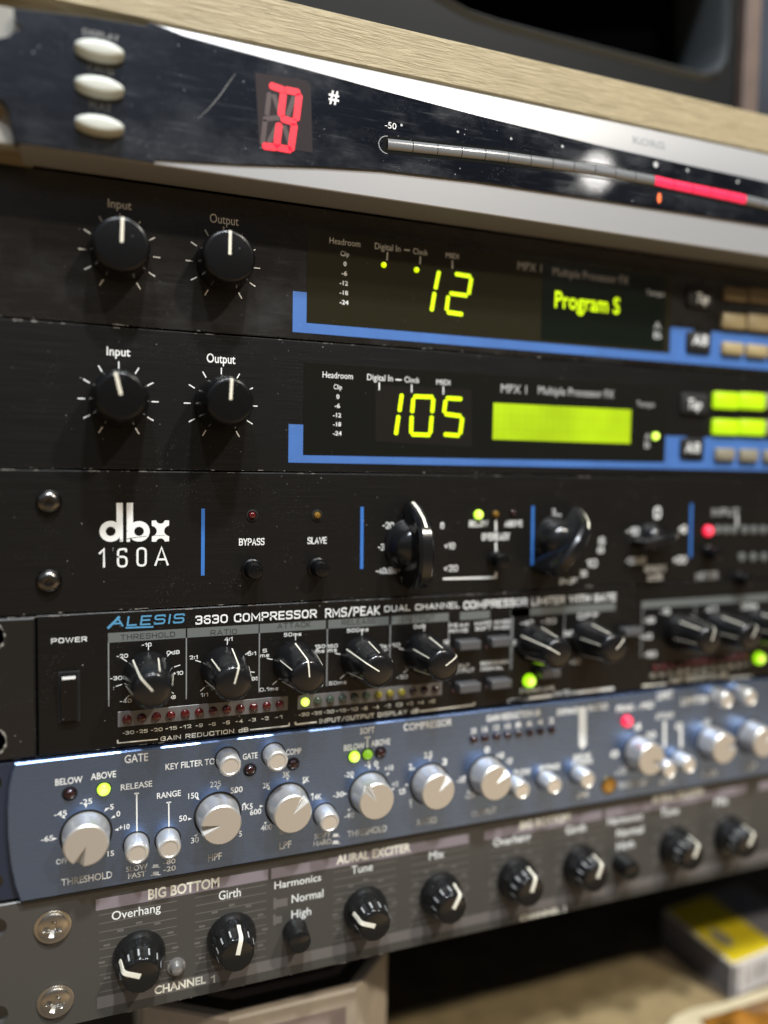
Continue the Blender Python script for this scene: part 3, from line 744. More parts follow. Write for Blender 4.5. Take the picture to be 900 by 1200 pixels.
X, Z = at(*K2(645, 464), D); mb = MB(); mb.poly(circ(X, Z, 0.9, 16, 1.9), D + 0.06); part('centre_lamp', mb, 'tube_orange', tun, False)

# ================================================================== two effects processors
GRP = 'pair of black effects processors with yellow-green displays'
K3 = Crop(0, 180, 2.6471); K4 = Crop(330, 240, 3.1034); K5 = Crop(600, 280, 3.0)
def processor(label, z0, z1, cz, kx, kdep, krt, angs, top, material):
    u = thing('effects_processor', label, 'effects processor', (0, 0, z0), GRP)
    body(u, z0, z1, material, 0.0)
    b_, p_ = mpx_knob_meshes(8.75, krt, kdep)
    for x, a in zip(kx, angs):
        kn = inst('rotary_knob', b_, 'knob_black', u, (x, 0, cz), a); child('pointer_line', p_, 'cream_ink', kn)
        ticks(bucket(u, 'dial_scale', 'white_ink', x), x, cz, 9.75, 11.9, range(-150, 151, 30), 0.36)
    return u
def seven(unit, k, chars, wd, d, parent):
    for s_ in chars: part('lit_digit', segs(k, s_, wd, d), 'seg_green', parent, False)
top_cat = 'black effects processor just under the tuner, showing a glowing 12 and dim unlit keys'
m1 = processor(top_cat, 0.25, 44.2, 22.15, (10.3, 41.88), 11.5, 7.7, (2, 1), 0, 'black_brown')
m2 = processor('black effects processor showing 105 beside a blank bright yellow-green screen', -44.25, -0.25, -22.72, (9.78, 41.3), 17.5, 6.85, (-13, 3), 0, 'black_satin')
wear(m1, -30, 200, (0.4,), 0.06, 18); wear(m2, -30, 160, (-0.45, -44.0), 0.06, 36)
mb = bucket(m1, 'lettering', 'white_ink')
T(mb, 'Input', K3, 335, 408, 166, 26); T(mb, 'Output', K3, 651, 740, 213, 27)
T(mb, 'Headroom', K4, 174, 286, 146 - 6, 22, 0.15); T(mb, 'Clip', K4, 214, 245, 185, 17, 0.15)
for s_, x0, x1, y in (('0', 225, 236, 222), ('-6', 218, 238, 256), ('-12', 211, 241, 291), ('-18', 211, 241, 326), ('-24', 211, 243, 361)): T(mb, s_, K4, x0, x1, y, 15, 0.15, 0.012)
T(mb, 'Digital In', K4, 339, 432, 160, 22, 0.15); T(mb, 'Clock', K4, 478, 531, 178, 20, 0.15); T(mb, 'MIDI', K4, 597, 643, 192, 18, 0.15)
for a in ((445, 164, 466, 166), (385, 172, 383, 202), (505, 188, 503, 216), (621, 203, 621, 231)): line(mb, K4, *a, 0.45, 0.15)
mb2 = bucket(m1, 'lettering', 'grey_ink', 1)
T(mb2, 'MPX 1', K5, 20, 104, 108, 28, 0.15); T(mb2, 'Multiple Processor FX', K5, 143, 410, 128, 28, 0.15); T(mb2, 'Tempo', K5, 472, 535, 196, 18, 0.15)
T(mb2, 'A', K5, 498, 524, 315, 24, 0.15); T(mb2, 'B', K5, 498, 524, 350, 24, 0.15)
mb = bucket(m2, 'lettering', 'white_ink')
T(mb, 'Input', K3, 331, 404, 625, 26, 0, 0.012); T(mb, 'Output', K3, 641, 730, 647, 27, 0, 0.012)
T(mb, 'Headroom', K4, 149, 259, 630 - 2, 22, 0.15); T(mb, 'Clip', K4, 189, 219, 670, 17, 0.15)
for s_, x0, x1, y in (('0', 199, 210, 705), ('-6', 193, 212, 738), ('-12', 187, 216, 772), ('-18', 187, 216, 805), ('-24', 187, 218, 838)): T(mb, s_, K4, x0, x1, y, 15, 0.15, 0.012)
T(mb, 'Digital In', K4, 311, 404, 637, 22, 0.15); T(mb, 'Clock', K4, 447, 501, 645, 20, 0.15); T(mb, 'MIDI', K4, 563, 612, 653, 18, 0.15)
for a in ((414, 636, 436, 637), (355, 646, 355, 674), (473, 654, 473, 682), (588, 660, 588, 690)): line(mb, K4, *a, 0.45, 0.15)
mb2 = bucket(m2, 'lettering', 'grey_ink', 1)
T(mb2, 'MPX 1', Crop(0, 0, 1), 587, 617, 460, 10, 0.15); T(mb2, 'Multiple Processor FX', K5, 92, 358, 545, 28, 0.15); T(mb2, 'Tempo', K5, 438, 500, 588, 18, 0.15)
T(mb2, 'A', K5, 466, 484, 705, 22, 0.15); T(mb2, 'B', K5, 466, 484, 735, 22, 0.15)
def wz(y, x): return at(x, y, 0)[1]
def blue_trim(u, xl, xd, xr, x_stub, x_hi, zl_top, z_bot, z_in, z_hi, zkey):
    # one L-shaped strip under the window with its raised ends
    mb = MB(); pts = [(xl, z_bot), (XR - 60, z_bot), (XR - 60, z_hi), (x_hi, z_hi), (x_hi, zkey), (x_hi - 9.5, zkey), (x_hi - 9.5, z_hi), (x_stub, z_hi), (x_stub, z_in), (xd, z_in), (xd, zl_top), (xl, zl_top)]
    mb.poly(pts, 0.05); return part('blue_trim', mb, 'trim_blue', u, False)
def window(u, x0, x1, z0, z1, material):
    mb = MB(); mb.prism([(x0, z0), (x1, z0), (x1, z1), (x0, z1)], -1, 0.14, 0.06); return part('display_window', mb, material, u, False)
def mm_at(k, x, y): return at(*k(x, y), 0)
# upper unit
xl, _ = at(343, 365); xd, _ = at(359.5, 340); xw, _ = at(786, 370); xs, _ = at(788, 390); xh, _ = at(833, 400)
zt1 = at(360, 267)[1]; zb1 = at(359, 378)[1]
w1 = window(m1, xd, xw, zb1, zt1, 'window_olive')
blue_trim(m1, xl, xd, xw, xw + 0.1, xh, at(343, 341)[1], at(343, 389)[1], zb1 - 0.1, at(795, 384)[1], at(815, 414)[1])
xi, _ = at(635, 340)
mb = MB(); rect(mb, xi, xw - 3, zb1 + 1, zt1 - 1.2, 0.147); part('lcd_pane', mb, 'window_inner', w1, False)
seven(m1, K4, [[(572, 245, 560, 303), (556, 322, 546, 382)], [(635, 252, 685, 260), (690, 270, 681, 322), (615, 322, 672, 330), (606, 335, 600, 380), (606, 391, 655, 398)]], 1.5, 0.2, w1)
mb = MB(); T(mb, 'Program S', K5, 150, 378, 240, 56, 0.16, 0.012); part('lcd_text', mb, 'seg_green', w1, False)
for x, y in ((371, 219), (490, 237)): led(m1, K4, x, y, 0.95, 'seg_green', 0.1, 'lit yellow-green dot')
def key(u, k, x0, y0, x1, y1, material, r=0.8, h=1.6, name='key', label=None):
    a = at(*k(x0, y0), 0); b = at(*k(x1, y1), 0)
    mb = MB(); mb.prism(rrect(min(a[0], b[0]), max(a[0], b[0]), min(a[1], b[1]), max(a[1], b[1]), r), 0, h, 0.35); return part(name, mb, material, u, ang=50, label=label)
for r_ in ((740, 168, 818, 225, 'key_brown'), (826, 172, 902, 232, 'key_brown'), (734, 260, 813, 322, 'key_tan'), (822, 264, 900, 330, 'key_tan'), (734, 362, 806, 412, 'key_tan'), (818, 370, 890, 420, 'key_tan'), (910, 180, 985, 238, 'key_brown'), (908, 270, 980, 336, 'key_tan'), (900, 378, 970, 428, 'key_tan')):
    key(m1, K5, *r_[:4], r_[4])
k1 = key(m1, K5, 612, 165, 700, 250, 'dark_hole', 1.2, 1.2); k2 = key(m1, K5, 612, 325, 692, 404, 'dark_hole', 1.2, 1.2)
for kk, s_, a in ((k1, 'Tap', (645, 690, 222, 34)), (k2, 'A/B', (634, 686, 370, 34))):
    mb = MB(); T(mb, s_, K5, *a[:3], a[3], 1.25, 0.012, 0.15); part('lettering', mb, 'white_ink', kk, False)
# lower unit
xl, _ = at(338, 520); xd, _ = at(355.5, 480); xw, _ = at(780, 500); xh, _ = at(824, 540)
zt1 = at(356, 424)[1]; zb1 = at(356, 533)[1]
w2 = window(m2, xd, xw, zb1, zt1, 'window_dark')
blue_trim(m2, xl, xd, xw, xw + 0.1, xh, at(338, 497)[1], at(338, 542)[1], zb1 - 0.1, at(788, 511)[1], at(810, 540)[1])
mb = MB(); quad(mb, K4, ((342, 655), (690, 672), (690, 880), (342, 860)), 0.14, 0.005); part('digit_pane', mb, 'window_pane', w2, False)
seven(m2, K4, [[(437, 692, 429, 748), (425, 770, 416, 832)], [(484, 697, 548, 699), (479, 707, 475, 752), (473, 772, 471, 828), (552, 708, 548, 752), (546, 772, 541, 828), (476, 835, 537, 837)], [(602, 703, 652, 706), (596, 714, 591, 752), (597, 761, 650, 768), (657, 778, 650, 830), (594, 835, 643, 839)]], 1.5, 0.2, w2)
a = at(578, 472); b = at(738, 522)
mb = MB(); rect(mb, a[0], b[0], at(578, 515)[1], a[1], 0.17); part('lcd_screen', mb, 'lcd_lit', w2, False, 'blank lit yellow-green screen')
led(m2, K5, 503, 694, 1.5, 'led_green_on', 0.14, 'lit green dot')
for r_ in ((706, 537, 786, 600, 'key_lit'), (796, 540, 880, 602, 'key_lit'), (889, 543, 960, 604, 'key_grey'), (703, 632, 786, 690, 'key_lit'), (796, 634, 880, 692, 'key_lit'), (889, 636, 960, 694, 'key_grey'), (710, 735, 775, 780, 'key_grey'), (795, 738, 857, 784, 'key_grey'), (880, 742, 945, 786, 'key_grey')):
    key(m2, K5, *r_[:4], r_[4], label='lit green key' if r_[4] == 'key_lit' else None)
k1 = key(m2, K5, 590, 540, 680, 620, 'dark_hole', 1.2, 1.2); k2 = key(m2, K5, 590, 700, 664, 772, 'dark_hole', 1.2, 1.2)
for kk, s_, a in ((k1, 'Tap', (615, 664, 596, 34)), (k2, 'A/B', (608, 658, 750, 34))):
    mb = MB(); T(mb, s_, K5, *a[:3], a[3], 1.25, 0.012, 0.15); part('lettering', mb, 'white_ink', kk, False)

STYLE[0] = 'square'
# ================================================================== dbx compressor
K6 = Crop(0, 540, 2.1429); K7 = Crop(410, 560, 1.8367); K7b = Crop(420, 570, 3.75); K7c = Crop(600, 570, 3.0); K6b = Crop(60, 575, 5.625)
dx = thing('compressor', 'black brushed compressor with blue upright bars and large finned knobs', 'compressor', (0, 0, -88.8))
body(dx, -88.75, -44.65, 'black_brushed')
wear(dx, -30, 260, (-88.5, -44.8), 0.06, 44)
sm = MB().lathe([(3.7, 0), (3.6, 0.7), (3.1, 1.5), (2.3, 2.1), (1.5, 2.3), (1.15, 2.2), (1.0, 0.6)], 40).mesh('screw', ang=60)
for y in (588, 681): X, Z = at(57.5, y); inst('screw', sm, 'dark_steel', dx, (X, 0, Z))
# logo: two stems, two bowls and the cut-corner x
lg = MB()
def ringpoly(mb, cx, cz, ro, ri, d, n=40):
    vs = [(x, -d, z) for x, z in circ(cx, cz, ro, n)] + [(x, -d, z) for x, z in circ(cx, cz, ri, n)]
    mb.add(vs, [(i, (i + 1) % n, n + (i + 1) % n, n + i) for i in range(n)])
def L6(x, y): return at(*K6b(x, y))
(dxc, dzc), (bxc, bzc) = L6(392, 268), L6(579, 268)
ro = (L6(392, 200)[1] - L6(392, 337)[1]) / 2; ri = ro * 0.45
ringpoly(lg, dxc, dzc, ro, ri, 0.06); ringpoly(lg, bxc, bzc, ro, ri, 0.06)
for xa, xb in ((430, 473), (497, 540)):
    a, b = L6(xa, 80), L6(xb, 334)
    mid = dzc
    lg.poly([(a[0], mid), (b[0], mid), (b[0], a[1]), (a[0], a[1])], 0.065)
    # lower foot stays outside the bowl's opening
xa, xb = L6(452, 268)[0], L6(473, 268)[0]; rect(lg, xa, xb, dzc - ro, dzc, 0.065)
xa, xb = L6(497, 268)[0], L6(519, 268)[0]; rect(lg, xa, xb, bzc - ro, bzc, 0.065)
a, b = L6(663, 198), L6(777, 333); cx, cz = (a[0] + b[0]) / 2, (a[1] + b[1]) / 2; hw, hh = (b[0] - a[0]) / 2, (a[1] - b[1]) / 2
q = hw * 0.50
def arc(ccx, ccz, r, a0, a1, n=9): return [(ccx + r * math.cos(R(a0 + (a1 - a0) * i / n)), ccz + r * math.sin(R(a0 + (a1 - a0) * i / n))) for i in range(n + 1)]
xp = [(cx - hw, cz + hh)] + arc(cx - 0, cz + hh * 1.12, hw * 0.52, 193, 347) + [(cx + hw, cz + hh)] + [(cx + hw, cz + hh * 0.55)] + arc(cx + hw * 1.05, cz, hh * 0.50, 100, 260) + [(cx + hw, cz - hh * 0.55), (cx + hw, cz - hh)] + arc(cx, cz - hh * 1.12, hw * 0.52, 13, 167)[0:] + [(cx - hw, cz - hh), (cx - hw, cz - hh * 0.55)] + arc(cx - hw * 1.05, cz, hh * 0.50, 280, 440) + [(cx - hw, cz + hh * 0.55)]
bm = bmesh.new(); vv = [bm.verts.new((x, -0.06, z)) for x, z in xp]; ee = [bm.edges.new((vv[i], vv[(i + 1) % len(vv)])) for i in range(len(vv))]
bmesh.ops.triangle_fill(bm, use_beauty=True, edges=ee); bm.verts.index_update()
lg.add([v.co.copy() for v in bm.verts], [[v.index for v in f.verts] for f in bm.faces]); bm.free()
part('logo', lg, 'white_ink', dx, False)
sx = MB(); line(sx, K6b, 500, 318, 560, 308, 0.22, 0, 0.08); line(sx, K6b, 560, 308, 630, 299, 0.16, 0, 0.08); line(sx, K6b, 670, 296, 748, 295, 0.1, 0, 0.08); line(sx, K6b, 432, 332, 468, 324, 0.2, 0, 0.08); part('logo_scratch', sx, 'dark_ink', dx, False)
mb = bucket(dx, 'lettering', 'white_ink')
for s_, x0, x1, y in (('1', 315, 355, 507), ('6', 434, 504, 507), ('0', 562, 630, 501), ('A', 681, 774, 495)): T(mb, s_, K6b, x0, x1, y, 128, 0, -1)
T(mb, 'BYPASS', K6, 600, 664, 213, 18, 0, 0.012); T(mb, 'SLAVE', K6, 772, 820, 209, 17, 0, 0.012)
for a in ((238, 596, 237.6, 674.4), (424.3, 594, 423.8, 666.5), (624.5, 593, 623.6, 662), (810.3, 590, 809, 653)):
    mb2 = MB(); line(mb2, PX, *a, 1.15); part('blue_bar', mb2, 'bar_blue', dx, False)
bz = MB().lathe([(2.0, 0), (1.9, 0.35), (1.55, 0.45), (1.4, 0.1)], 24, close=False).mesh('led_bezel')
for x, mt_ in ((633, 'led_red_off'), (796, 'led_amber_off')):
    o = led(dx, K6, x, 137, 1.25, mt_); child('led_bezel', bz, 'dark_hole', o)
bb = MB().lathe([(3.5, 0), (3.5, 1.0), (3.0, 1.3), (2.75, 1.2), (2.7, 5.5), (2.4, 6.0), (1.9, 6.15)], 40).mesh('push_button', ang=35)
for x, y in ((632, 272), (797, 268)): X, Z = at(*K6(x, y)); inst('push_button', bb, 'knob_black', dx, (X, 0, Z))
fk = fin_knob(1.0); fks = fin_knob(0.66)
for (X, Z, a, ms) in ((108.6, -70.2, 1, fk), (170.5, -69.8, 38, fk), (216.5, -69.6, 78, fks)):
    o = inst('rotary_knob', ms[0], 'knob_gloss', dx, (X, 0, Z), a); f_ = child('pointer_fin', ms[1], 'knob_gloss', o); child('pointer_line', ms[2], 'cream_ink', f_)
mb = bucket(dx, 'dial_scale', 'white_ink', 1)
for s_, x0, x1, y in (('-20', 106, 155, 186), ('-30', 86, 133, 281), ('-40dBu', 77, 166, 386), ('0', 360, 376, 186), ('+10', 378, 424, 276), ('+20', 376, 436, 375)): T(mb, s_, K7b, x0, x1, y, 28, 0, 0.02)
for x, y in ((162, 183), (143, 268), (365, 165)): X, Z = at(*K7b(x, y)); mb.poly(circ(X, Z, 0.42, 12), 0.05)
line(mb, K7b, 175, 370, 205, 355, 0.5); T(mb, 'TH', K7b, 184, 214, 420, 20, 0, 0.02)
mb = bucket(dx, 'lettering', 'white_ink', 2)
T(mb, 'BELOW', K7b, 486, 568, 178, 28); T(mb, 'ABOVE', K7b, 642, 720, 178, 28); T(mb, 'OVEREASY', K7b, 542, 664, 238, 32)
for a in ((604, 148, 604, 198), (604, 246, 604, 292), (604, 375, 604, 405), (372, 406, 606, 400)): line(mb, K7b, *a, 0.75)
led(dx, K7b, 526, 124, 1.75, 'led_green_on', 0, 'lit green indicator'); led(dx, K7b, 602, 122, 1.3, 'led_amber_off'); led(dx, K7b, 680, 118, 1.3, 'led_dark')
X, Z = at(*K7b(604, 322)); inst('push_button', bb, 'knob_black', dx, (X, 0, Z))
mb = bucket(dx, 'dial_scale', 'white_ink', 3)
for s_, x0, x1, y, h in (('2', 140, 152, 100, 20), ('3', 150, 172, 118, 20), ('4', 202, 234, 100, 26), ('1.5', 90, 120, 190, 24), ('1', 120, 132, 188, 20), ('6', 304, 326, 205, 26), ('8', 300, 322, 235, 22), ('10', 262, 298, 285, 28), ('20', 240, 262, 318, 22), ('INF', 168, 228, 346, 22)): T(mb, s_, K7c, x0, x1, y, h, 0, 0.02)
mb = bucket(dx, 'dial_scale', 'white_ink', 4)
for s_, x0, x1, y, h in (('0', 498, 522, 115, 44), ('-10', 402, 446, 172, 28), ('+10', 586, 612, 165, 28), ('-20dB', 400, 470, 275, 26), ('+20', 566, 612, 272, 26), ('GAIN', 466, 538, 302, 24), ('dB', 476, 528, 332, 24)): T(mb, s_, K7c, x0, x1, y, h, 0, 0.03)
led(dx, K7c, 687, 156, 2.3, 'led_red_on', 0, 'lit red indicator')
lm = MB().lathe([(1.9, 0), (1.9, 0.5), (1.2, 0.7)], 20).mesh('meter_led')
for row, xs_, yy in ((0, (722, 750, 778, 816, 848, 880, 912), 152), (1, (806, 846, 884, 922), 248)):
    for x in xs_: X, Z = at(*K7c(x, yy)); inst('meter_led', lm, 'header_grey', dx, (X, 0, Z))
mb = bucket(dx, 'lettering', 'grey_ink', 5)
T(mb, 'INPUT', K7c, 704, 796, 104, 26, 0, 0.02); line(mb, K7c, 790, 96, 792, 140, 1.4); T(mb, 'METER', K7c, 646, 722, 328, 26, 0, 0.02)
X, Z = at(*K7c(690, 232)); inst('push_button', bb, 'knob_black', dx, (X, 0, Z)); X, Z = at(*K7c(798, 325)); inst('push_button', bb, 'knob_black', dx, (X, 0, Z))

# ================================================================== Alesis dual compressor
K8 = Crop(0, 700, 2.6471); A1 = Crop(300, 690, 2.8125); A2 = Crop(440, 690, 5.0); A3 = Crop(590, 680, 2.9032); A4 = Crop(730, 680, 5.2941); A0 = Crop(110, 700, 4.0909); A6 = Crop(600, 680, 5.625)
al = thing('dual_compressor', 'black compressor with grey header strips, white-lined knobs and rows of small red lights', 'compressor', (0, 0, -133.2))
body(al, -133.1, -89.15, 'black_panel', 0.0, x0=-14.3)
part('rack_ear', holed_plate([(XL, -133.0), (-14.75, -133.0), (-14.75, -89.5), (XL, -89.5)], [circ(-27.6, -94.8, 4.4, 28), circ(-27.6, -126.8, 4.4, 28)], -2.5, 0.7, 0.5), 'ear_black', al)
wear(al, -33, 150, (-89.35,), 0.08, 50); wear(al, -33, 40, (-132.9,), 0.08, 16)
for z in (-94.8, -126.8):
    rg = MB()
    for i in range(28):
        a0, a1 = 2 * math.pi * i / 28, 2 * math.pi * (i + 1) / 28
        seg_mm(rg, (-27.6 + 4.6 * math.cos(a0), z + 4.6 * math.sin(a0)), (-27.6 + 4.6 * math.cos(a1), z + 4.6 * math.sin(a1)), rnd.choice((0.03, 0.2, 0.45, 0.7)), 0.7, 0.05)
    part('hole_wear', rg, 'cream_plate', al, False)
lgm = MB()
T(lgm, 'ALESIS', A0, 75, 432, 143, 48, 0, 0.03, 0.12); line(lgm, A0, 66, 149, 124, 92, 0.75, 0, 0.07); line(lgm, A0, 152, 146, 285, 141, 0.55, 0, 0.07); part('logo', lgm, 'logo_blue', al, False)
mb = bucket(al, 'lettering', 'white_ink')
T(mb, '3630 COMPRESSOR', PX, 229, 371, 732, 10.5, 0, 0.035); T(mb, 'RMS/PEAK', PX, 381, 445, 724, 11)
T(mb, 'DUAL CHANNEL', A2, 52, 492, 136, 36, 0, 0.02); T(mb, 'COMPRESSOR LIMITER WITH GATE', PX, 543, 721, 714, 9.5, 0, 0.035)
T(mb, 'POWER', Crop(0, 680, 5), 300, 510, 371, 30, 0, 0.045)
hd = bucket(al, 'header_strip', 'header_grey'); hl = bucket(al, 'lettering', 'dark_ink', 1); vl = bucket(al, 'divider_lines', 'line_grey')
zh0 = at(*K8(336, 141))[1]; zh1 = at(*K8(336, 111))[1]
def header(k, xa, xb, y): rect(hd, at(*k(xa, y))[0], at(*k(xb, y))[0], zh0, zh1, 0.045)
for k, xa, xb, y in ((K8, 335, 576, 130), (K8, 581, 802, 120), (K8, 806, 0, 110)):
    if xb: header(k, xa, xb, y)
header(A1, 12, 230, 125); header(A1, 238, 437, 112); header(A1, 446, 635, 100); header(A2, 495, 670, 155); header(A2, 790, 905, 140); header(A3, 25, 380, 105); header(A3, 470, 905, 80)
T(hl, 'THRESHOLD', K8, 374, 543, 133, 17, 0, 0.02); T(hl, 'RATIO', K8, 653, 735, 119, 17, 0, 0.02); T(hl, 'ATTACK', A1, 70, 180, 132, 18, 0, 0.02)
T(hl, 'RELEASE', A1, 282, 395, 121, 18, 0, 0.02); T(hl, 'OUTPUT', A1, 480, 590, 109, 18, 0, 0.02)
zv0, zv1 = at(*K8(338, 338))[1], zh0
for k, x, y in ((K8, 337, 240), (K8, 578, 220), (K8, 804, 210), (A1, 234, 230), (A1, 441, 220), (A1, 634, 200), (A2, 800, 350), (A3, 25, 230), (A3, 205, 200), (A3, 470, 180), (A3, 650, 140)):
    X, _ = at(*k(x, y)); vl.mark(); seg_mm(vl, (X, zv0), (X, zv1), 0.4)
AX = [18.42, 42.7, 66.95, 91.2, 115.4]; ZK = -110.4
akm = alesis_meshes()
def aknob(X, Z, a):
    o = inst('rotary_knob', akm[0], 'knob_gloss', al, (X, 0, Z), a); child('pointer_line', akm[1], 'cream_ink', o); child('grip_lines', akm[2], 'cream_ink', o)
for X, a in zip(AX, (-39, 16, -5, -56, 57)): aknob(X, ZK, a)
for X, a in ((162.0, -60), (187.0, 46), (233.5, 20), (255.0, 30), (277.5, 30)): aknob(X, ZK + 0.6, a)
LBL = [[('-40', 372, 408, 329), ('-30', 342, 379, 258), ('-20', 362, 397, 189), ('-10', 440, 470, 154), ('0dB', 517, 557, 178), ('+10', 537, 568, 242), ('+20', 530, 545, 316)],
       [('1:1', 622, 645, 309), ('2:1', 588, 613, 193), ('4:1', 696, 721, 136), ('6:1', 768, 794, 181), ('10:1', 776, 798, 259)]]
for i, lb in enumerate(LBL):
    mb = bucket(al, 'dial_scale', 'white_ink', 10 + i)
    for s_, x0, x1, y in lb: T(mb, s_, K8, x0, x1, y, 12, 0, 0.035)
    ticks(mb, AX[i], ZK, 8.3, 10.3, (-135, -105, -52, 0, 45, 75, 130) if i == 0 else (-130, -68, 6, 57, 100), 0.28)
LB2 = [[('0.1ms', 12, 73, 339), ('5', 22, 36, 210), ('ms', 14, 43, 226), ('50ms', 92, 149, 158), ('150', 194, 228, 197), ('ms', 197, 225, 212), ('1s', 202, 220, 322)],
       [('50ms', 240, 298, 318), ('150', 235, 269, 196), ('ms', 237, 266, 209), ('500ms', 300, 370, 144), ('2s', 408, 430, 196)],
       [('-20', 464, 500, 298), ('-10', 436, 474, 193), ('0dB', 520, 558, 131), ('+10', 606, 636, 182)]]
for i, lb in enumerate(LB2):
    mb = bucket(al, 'dial_scale', 'white_ink', 12 + i)
    for s_, x0, x1, y in lb: T(mb, s_, A1, x0, x1, y, 12, 0, 0.035)
    ticks(mb, AX[i + 2], ZK, 8.3, 10.3, ((-130, -75, 0, 60, 135), (-130, -75, 0, 75, 135), (-130, -75, 0, 70))[i], 0.28)
mb = bucket(al, 'dial_scale', 'white_ink', 15)
for s_, x0, x1, y in (('-40', 58, 102, 155), ('-20', 130, 178, 150), ('0dB', 205, 242, 190), ('-60', 22, 62, 222), ('+20', 226, 260, 288), ('OFF', 252, 322, 132)): T(mb, s_, A3, x0, x1, y, 18, 0, 0.05)
line(mb, A3, 290, 135, 290, 152, 0.9)
mb = bucket(al, 'dial_scale', 'white_ink', 16)
for s_, x0, x1, y in (('-30', 132, 195, 268), ('-10', 232, 292, 215), ('-40', 105, 178, 370), ('-50', 132, 205, 480), ('4:1', 515, 580, 200), ('50ms', 735, 832, 180)): T(mb, s_, A4, x0, x1, y, 36, 0, 0.05)
# LED rows
def strip_(k, a, b, c, d_): 
    x0, z1 = at(*k(*a)); x1, _ = at(*k(*b)); z0 = at(*k(*d_))[1]
    mb = MB(); mb.prism([(x0, z0), (x1, z0), (x1, z1), (x0, z1)], -0.5, 0.25, 0.1); part('led_strip', mb, 'led_strip', al)
strip_(K8, (365, 355), (893, 300), 0, (365, 403)); strip_(A1, (137, 352), (612, 310), 0, (137, 398))
zl = at(*K8(394, 378))[1]
for i in range(12):
    X = at(*K8(394, 378))[0] + i * (at(*K8(867, 330))[0] - at(*K8(394, 378))[0]) / 11
    inst('indicator_led', LEDM.setdefault(('ar', 0), led_mesh('indicator_led', 1.45)), 'led_red_off', al, (X, -0.2, zl))
x0 = at(*A1(161, 372))[0]; x1 = at(*A1(590, 328))[0]; zl2 = at(*A1(161, 372))[1]
for i in range(12):
    X = x0 + i * (x1 - x0) / 11; mt_ = 'led_green_on' if i == 0 else 'led_green_off' if i < 6 else 'led_yellow_off' if i < 9 else 'led_dark'
    inst('indicator_led', LEDM.setdefault((mt_, 'a'), led_mesh('indicator_led', 1.45)), mt_, al, (X, -0.2, zl2), label='lit yellow-green indicator' if i == 0 else None)
mb = bucket(al, 'lettering', 'cream_ink', 2)
for s_, x in zip(('-30', '-25', '-20', '-15', '-12', '-9', '-6', '-5', '-4', '-3', '-2', '-1'), (398, 440, 486, 531, 575, 618, 658, 702, 742, 782, 822, 864)):
    y = 427 - (x - 398) * (427 - 378) / (864 - 398); hw = 18 if len(s_) == 3 else 11; T(mb, s_, K8, x - hw, x + hw, y, 11, 0, 0.035)
for s_, x in zip(('-30', '-25', '-20', '-15', '-10', '-6', '-4', '-2', '0', '+2', '+4', '+6'), (158, 200, 240, 280, 318, 357, 395, 433, 472, 507, 543, 580)):
    y = 421 - (x - 158) * (421 - 377) / (580 - 158); hw = 17 if len(s_) == 3 else 10; T(mb, s_, A1, x - hw, x + hw, y, 11, 0, 0.035)
T(mb, 'GAIN REDUCTION dB', K8, 498, 770, 446, 14, 0, 0.035)
for a in ((365, 452, 490, 440), (365, 452, 365, 443), (775, 411, 897, 398), (897, 398, 897, 389)): line(mb, K8, *a, 0.4)
T(mb, 'INPUT/OUTPUT DISPLAY dB', A1, 209, 535, 444, 15, 0, 0.035)
for a in ((130, 447, 200, 439), (130, 447, 130, 438), (540, 404, 720, 382), (720, 382, 720, 374)): line(mb, A1, *a, 0.5)
# power rocker
sw = MB(); a = at(*K8(185, 236)); b = at(*K8(244, 382)); sw.prism([(a[0] - 0.5, b[1] - 0.4), (b[0] + 0.5, b[1] - 0.4), (b[0] + 0.5, a[1] + 0.5), (a[0] - 0.5, a[1] + 0.5)], -1, 0.35, 0.15)
so = part('power_switch', sw, 'dark_hole', al)
rk = MB(); xa, xb, za, zb_ = a[0] + 0.35, b[0] - 0.35, b[1] + 0.2, a[1] - 0.1
prof = [(0.3, zb_), (2.6, zb_), (3.0, zb_ - 1.3), (2.2, (za + zb_) / 2), (1.6, za + 0.4), (0.3, za)]; n = len(prof)
rk.add([(xa, -d, z) for d, z in prof] + [(xb, -d, z) for d, z in prof], [tuple(reversed(range(n))), tuple(range(n, 2 * n))] + [(i, (i + 1) % n, n + (i + 1) % n, n + i) for i in range(n)])
part('rocker', rk, 'knob_black', so, ang=20)
wl = MB(); rect(wl, xa + 0.4, xb - 0.4, zb_ - 1.2, zb_ - 0.25, 3.05); part('rocker_mark', wl, 'white_ink', so, False)
# push switches and their captions
for x, y in ((530, 318), (715, 300), (530, 565), (712, 543)):
    X, Z = at(*A2(x, y)); mb = MB(); mb.prism(rrect(X - 4.6, X + 4.2, Z - 1.7, Z + 1.7, 0.4), 0, 4.5, 0.4); part('push_switch', mb, 'key_cap', al)
for x, y in ((455, 360), (648, 345), (452, 600), (645, 580)): led(al, A2, x, y, 0.9, 'led_dark')
mb = bucket(al, 'lettering', 'white_ink', 3)
for s_, x0, x1, y, k in (('PEAK', 430, 548, 228, A2), ('RMS', 432, 540, 260, A2), ('HARD KNEE', 582, 790, 215, A2), ('SOFT KNEE', 584, 786, 246, A2), ('INPUT', 455, 550, 468, A2), ('OUTPUT', 430, 578, 498, A2), ('SIDECHAIN', 615, 780, 450, A2), ('NORMAL', 617, 745, 482, A2), ('STEREO LINK', 55, 172, 385, A3)):
    T(mb, s_, k, x0, x1, y, 22 if k is A2 else 16, 0, 0.04)
for a in ((18, 410, 165, 392), (230, 384, 375, 368)): line(mb, A3, *a, 1.2)
for a in ((775, 660, 900, 640),): line(mb, A2, *a, 1.0)
T(mb, 'GATE', A3, 170, 225, 396, 18, 0, 0.03)
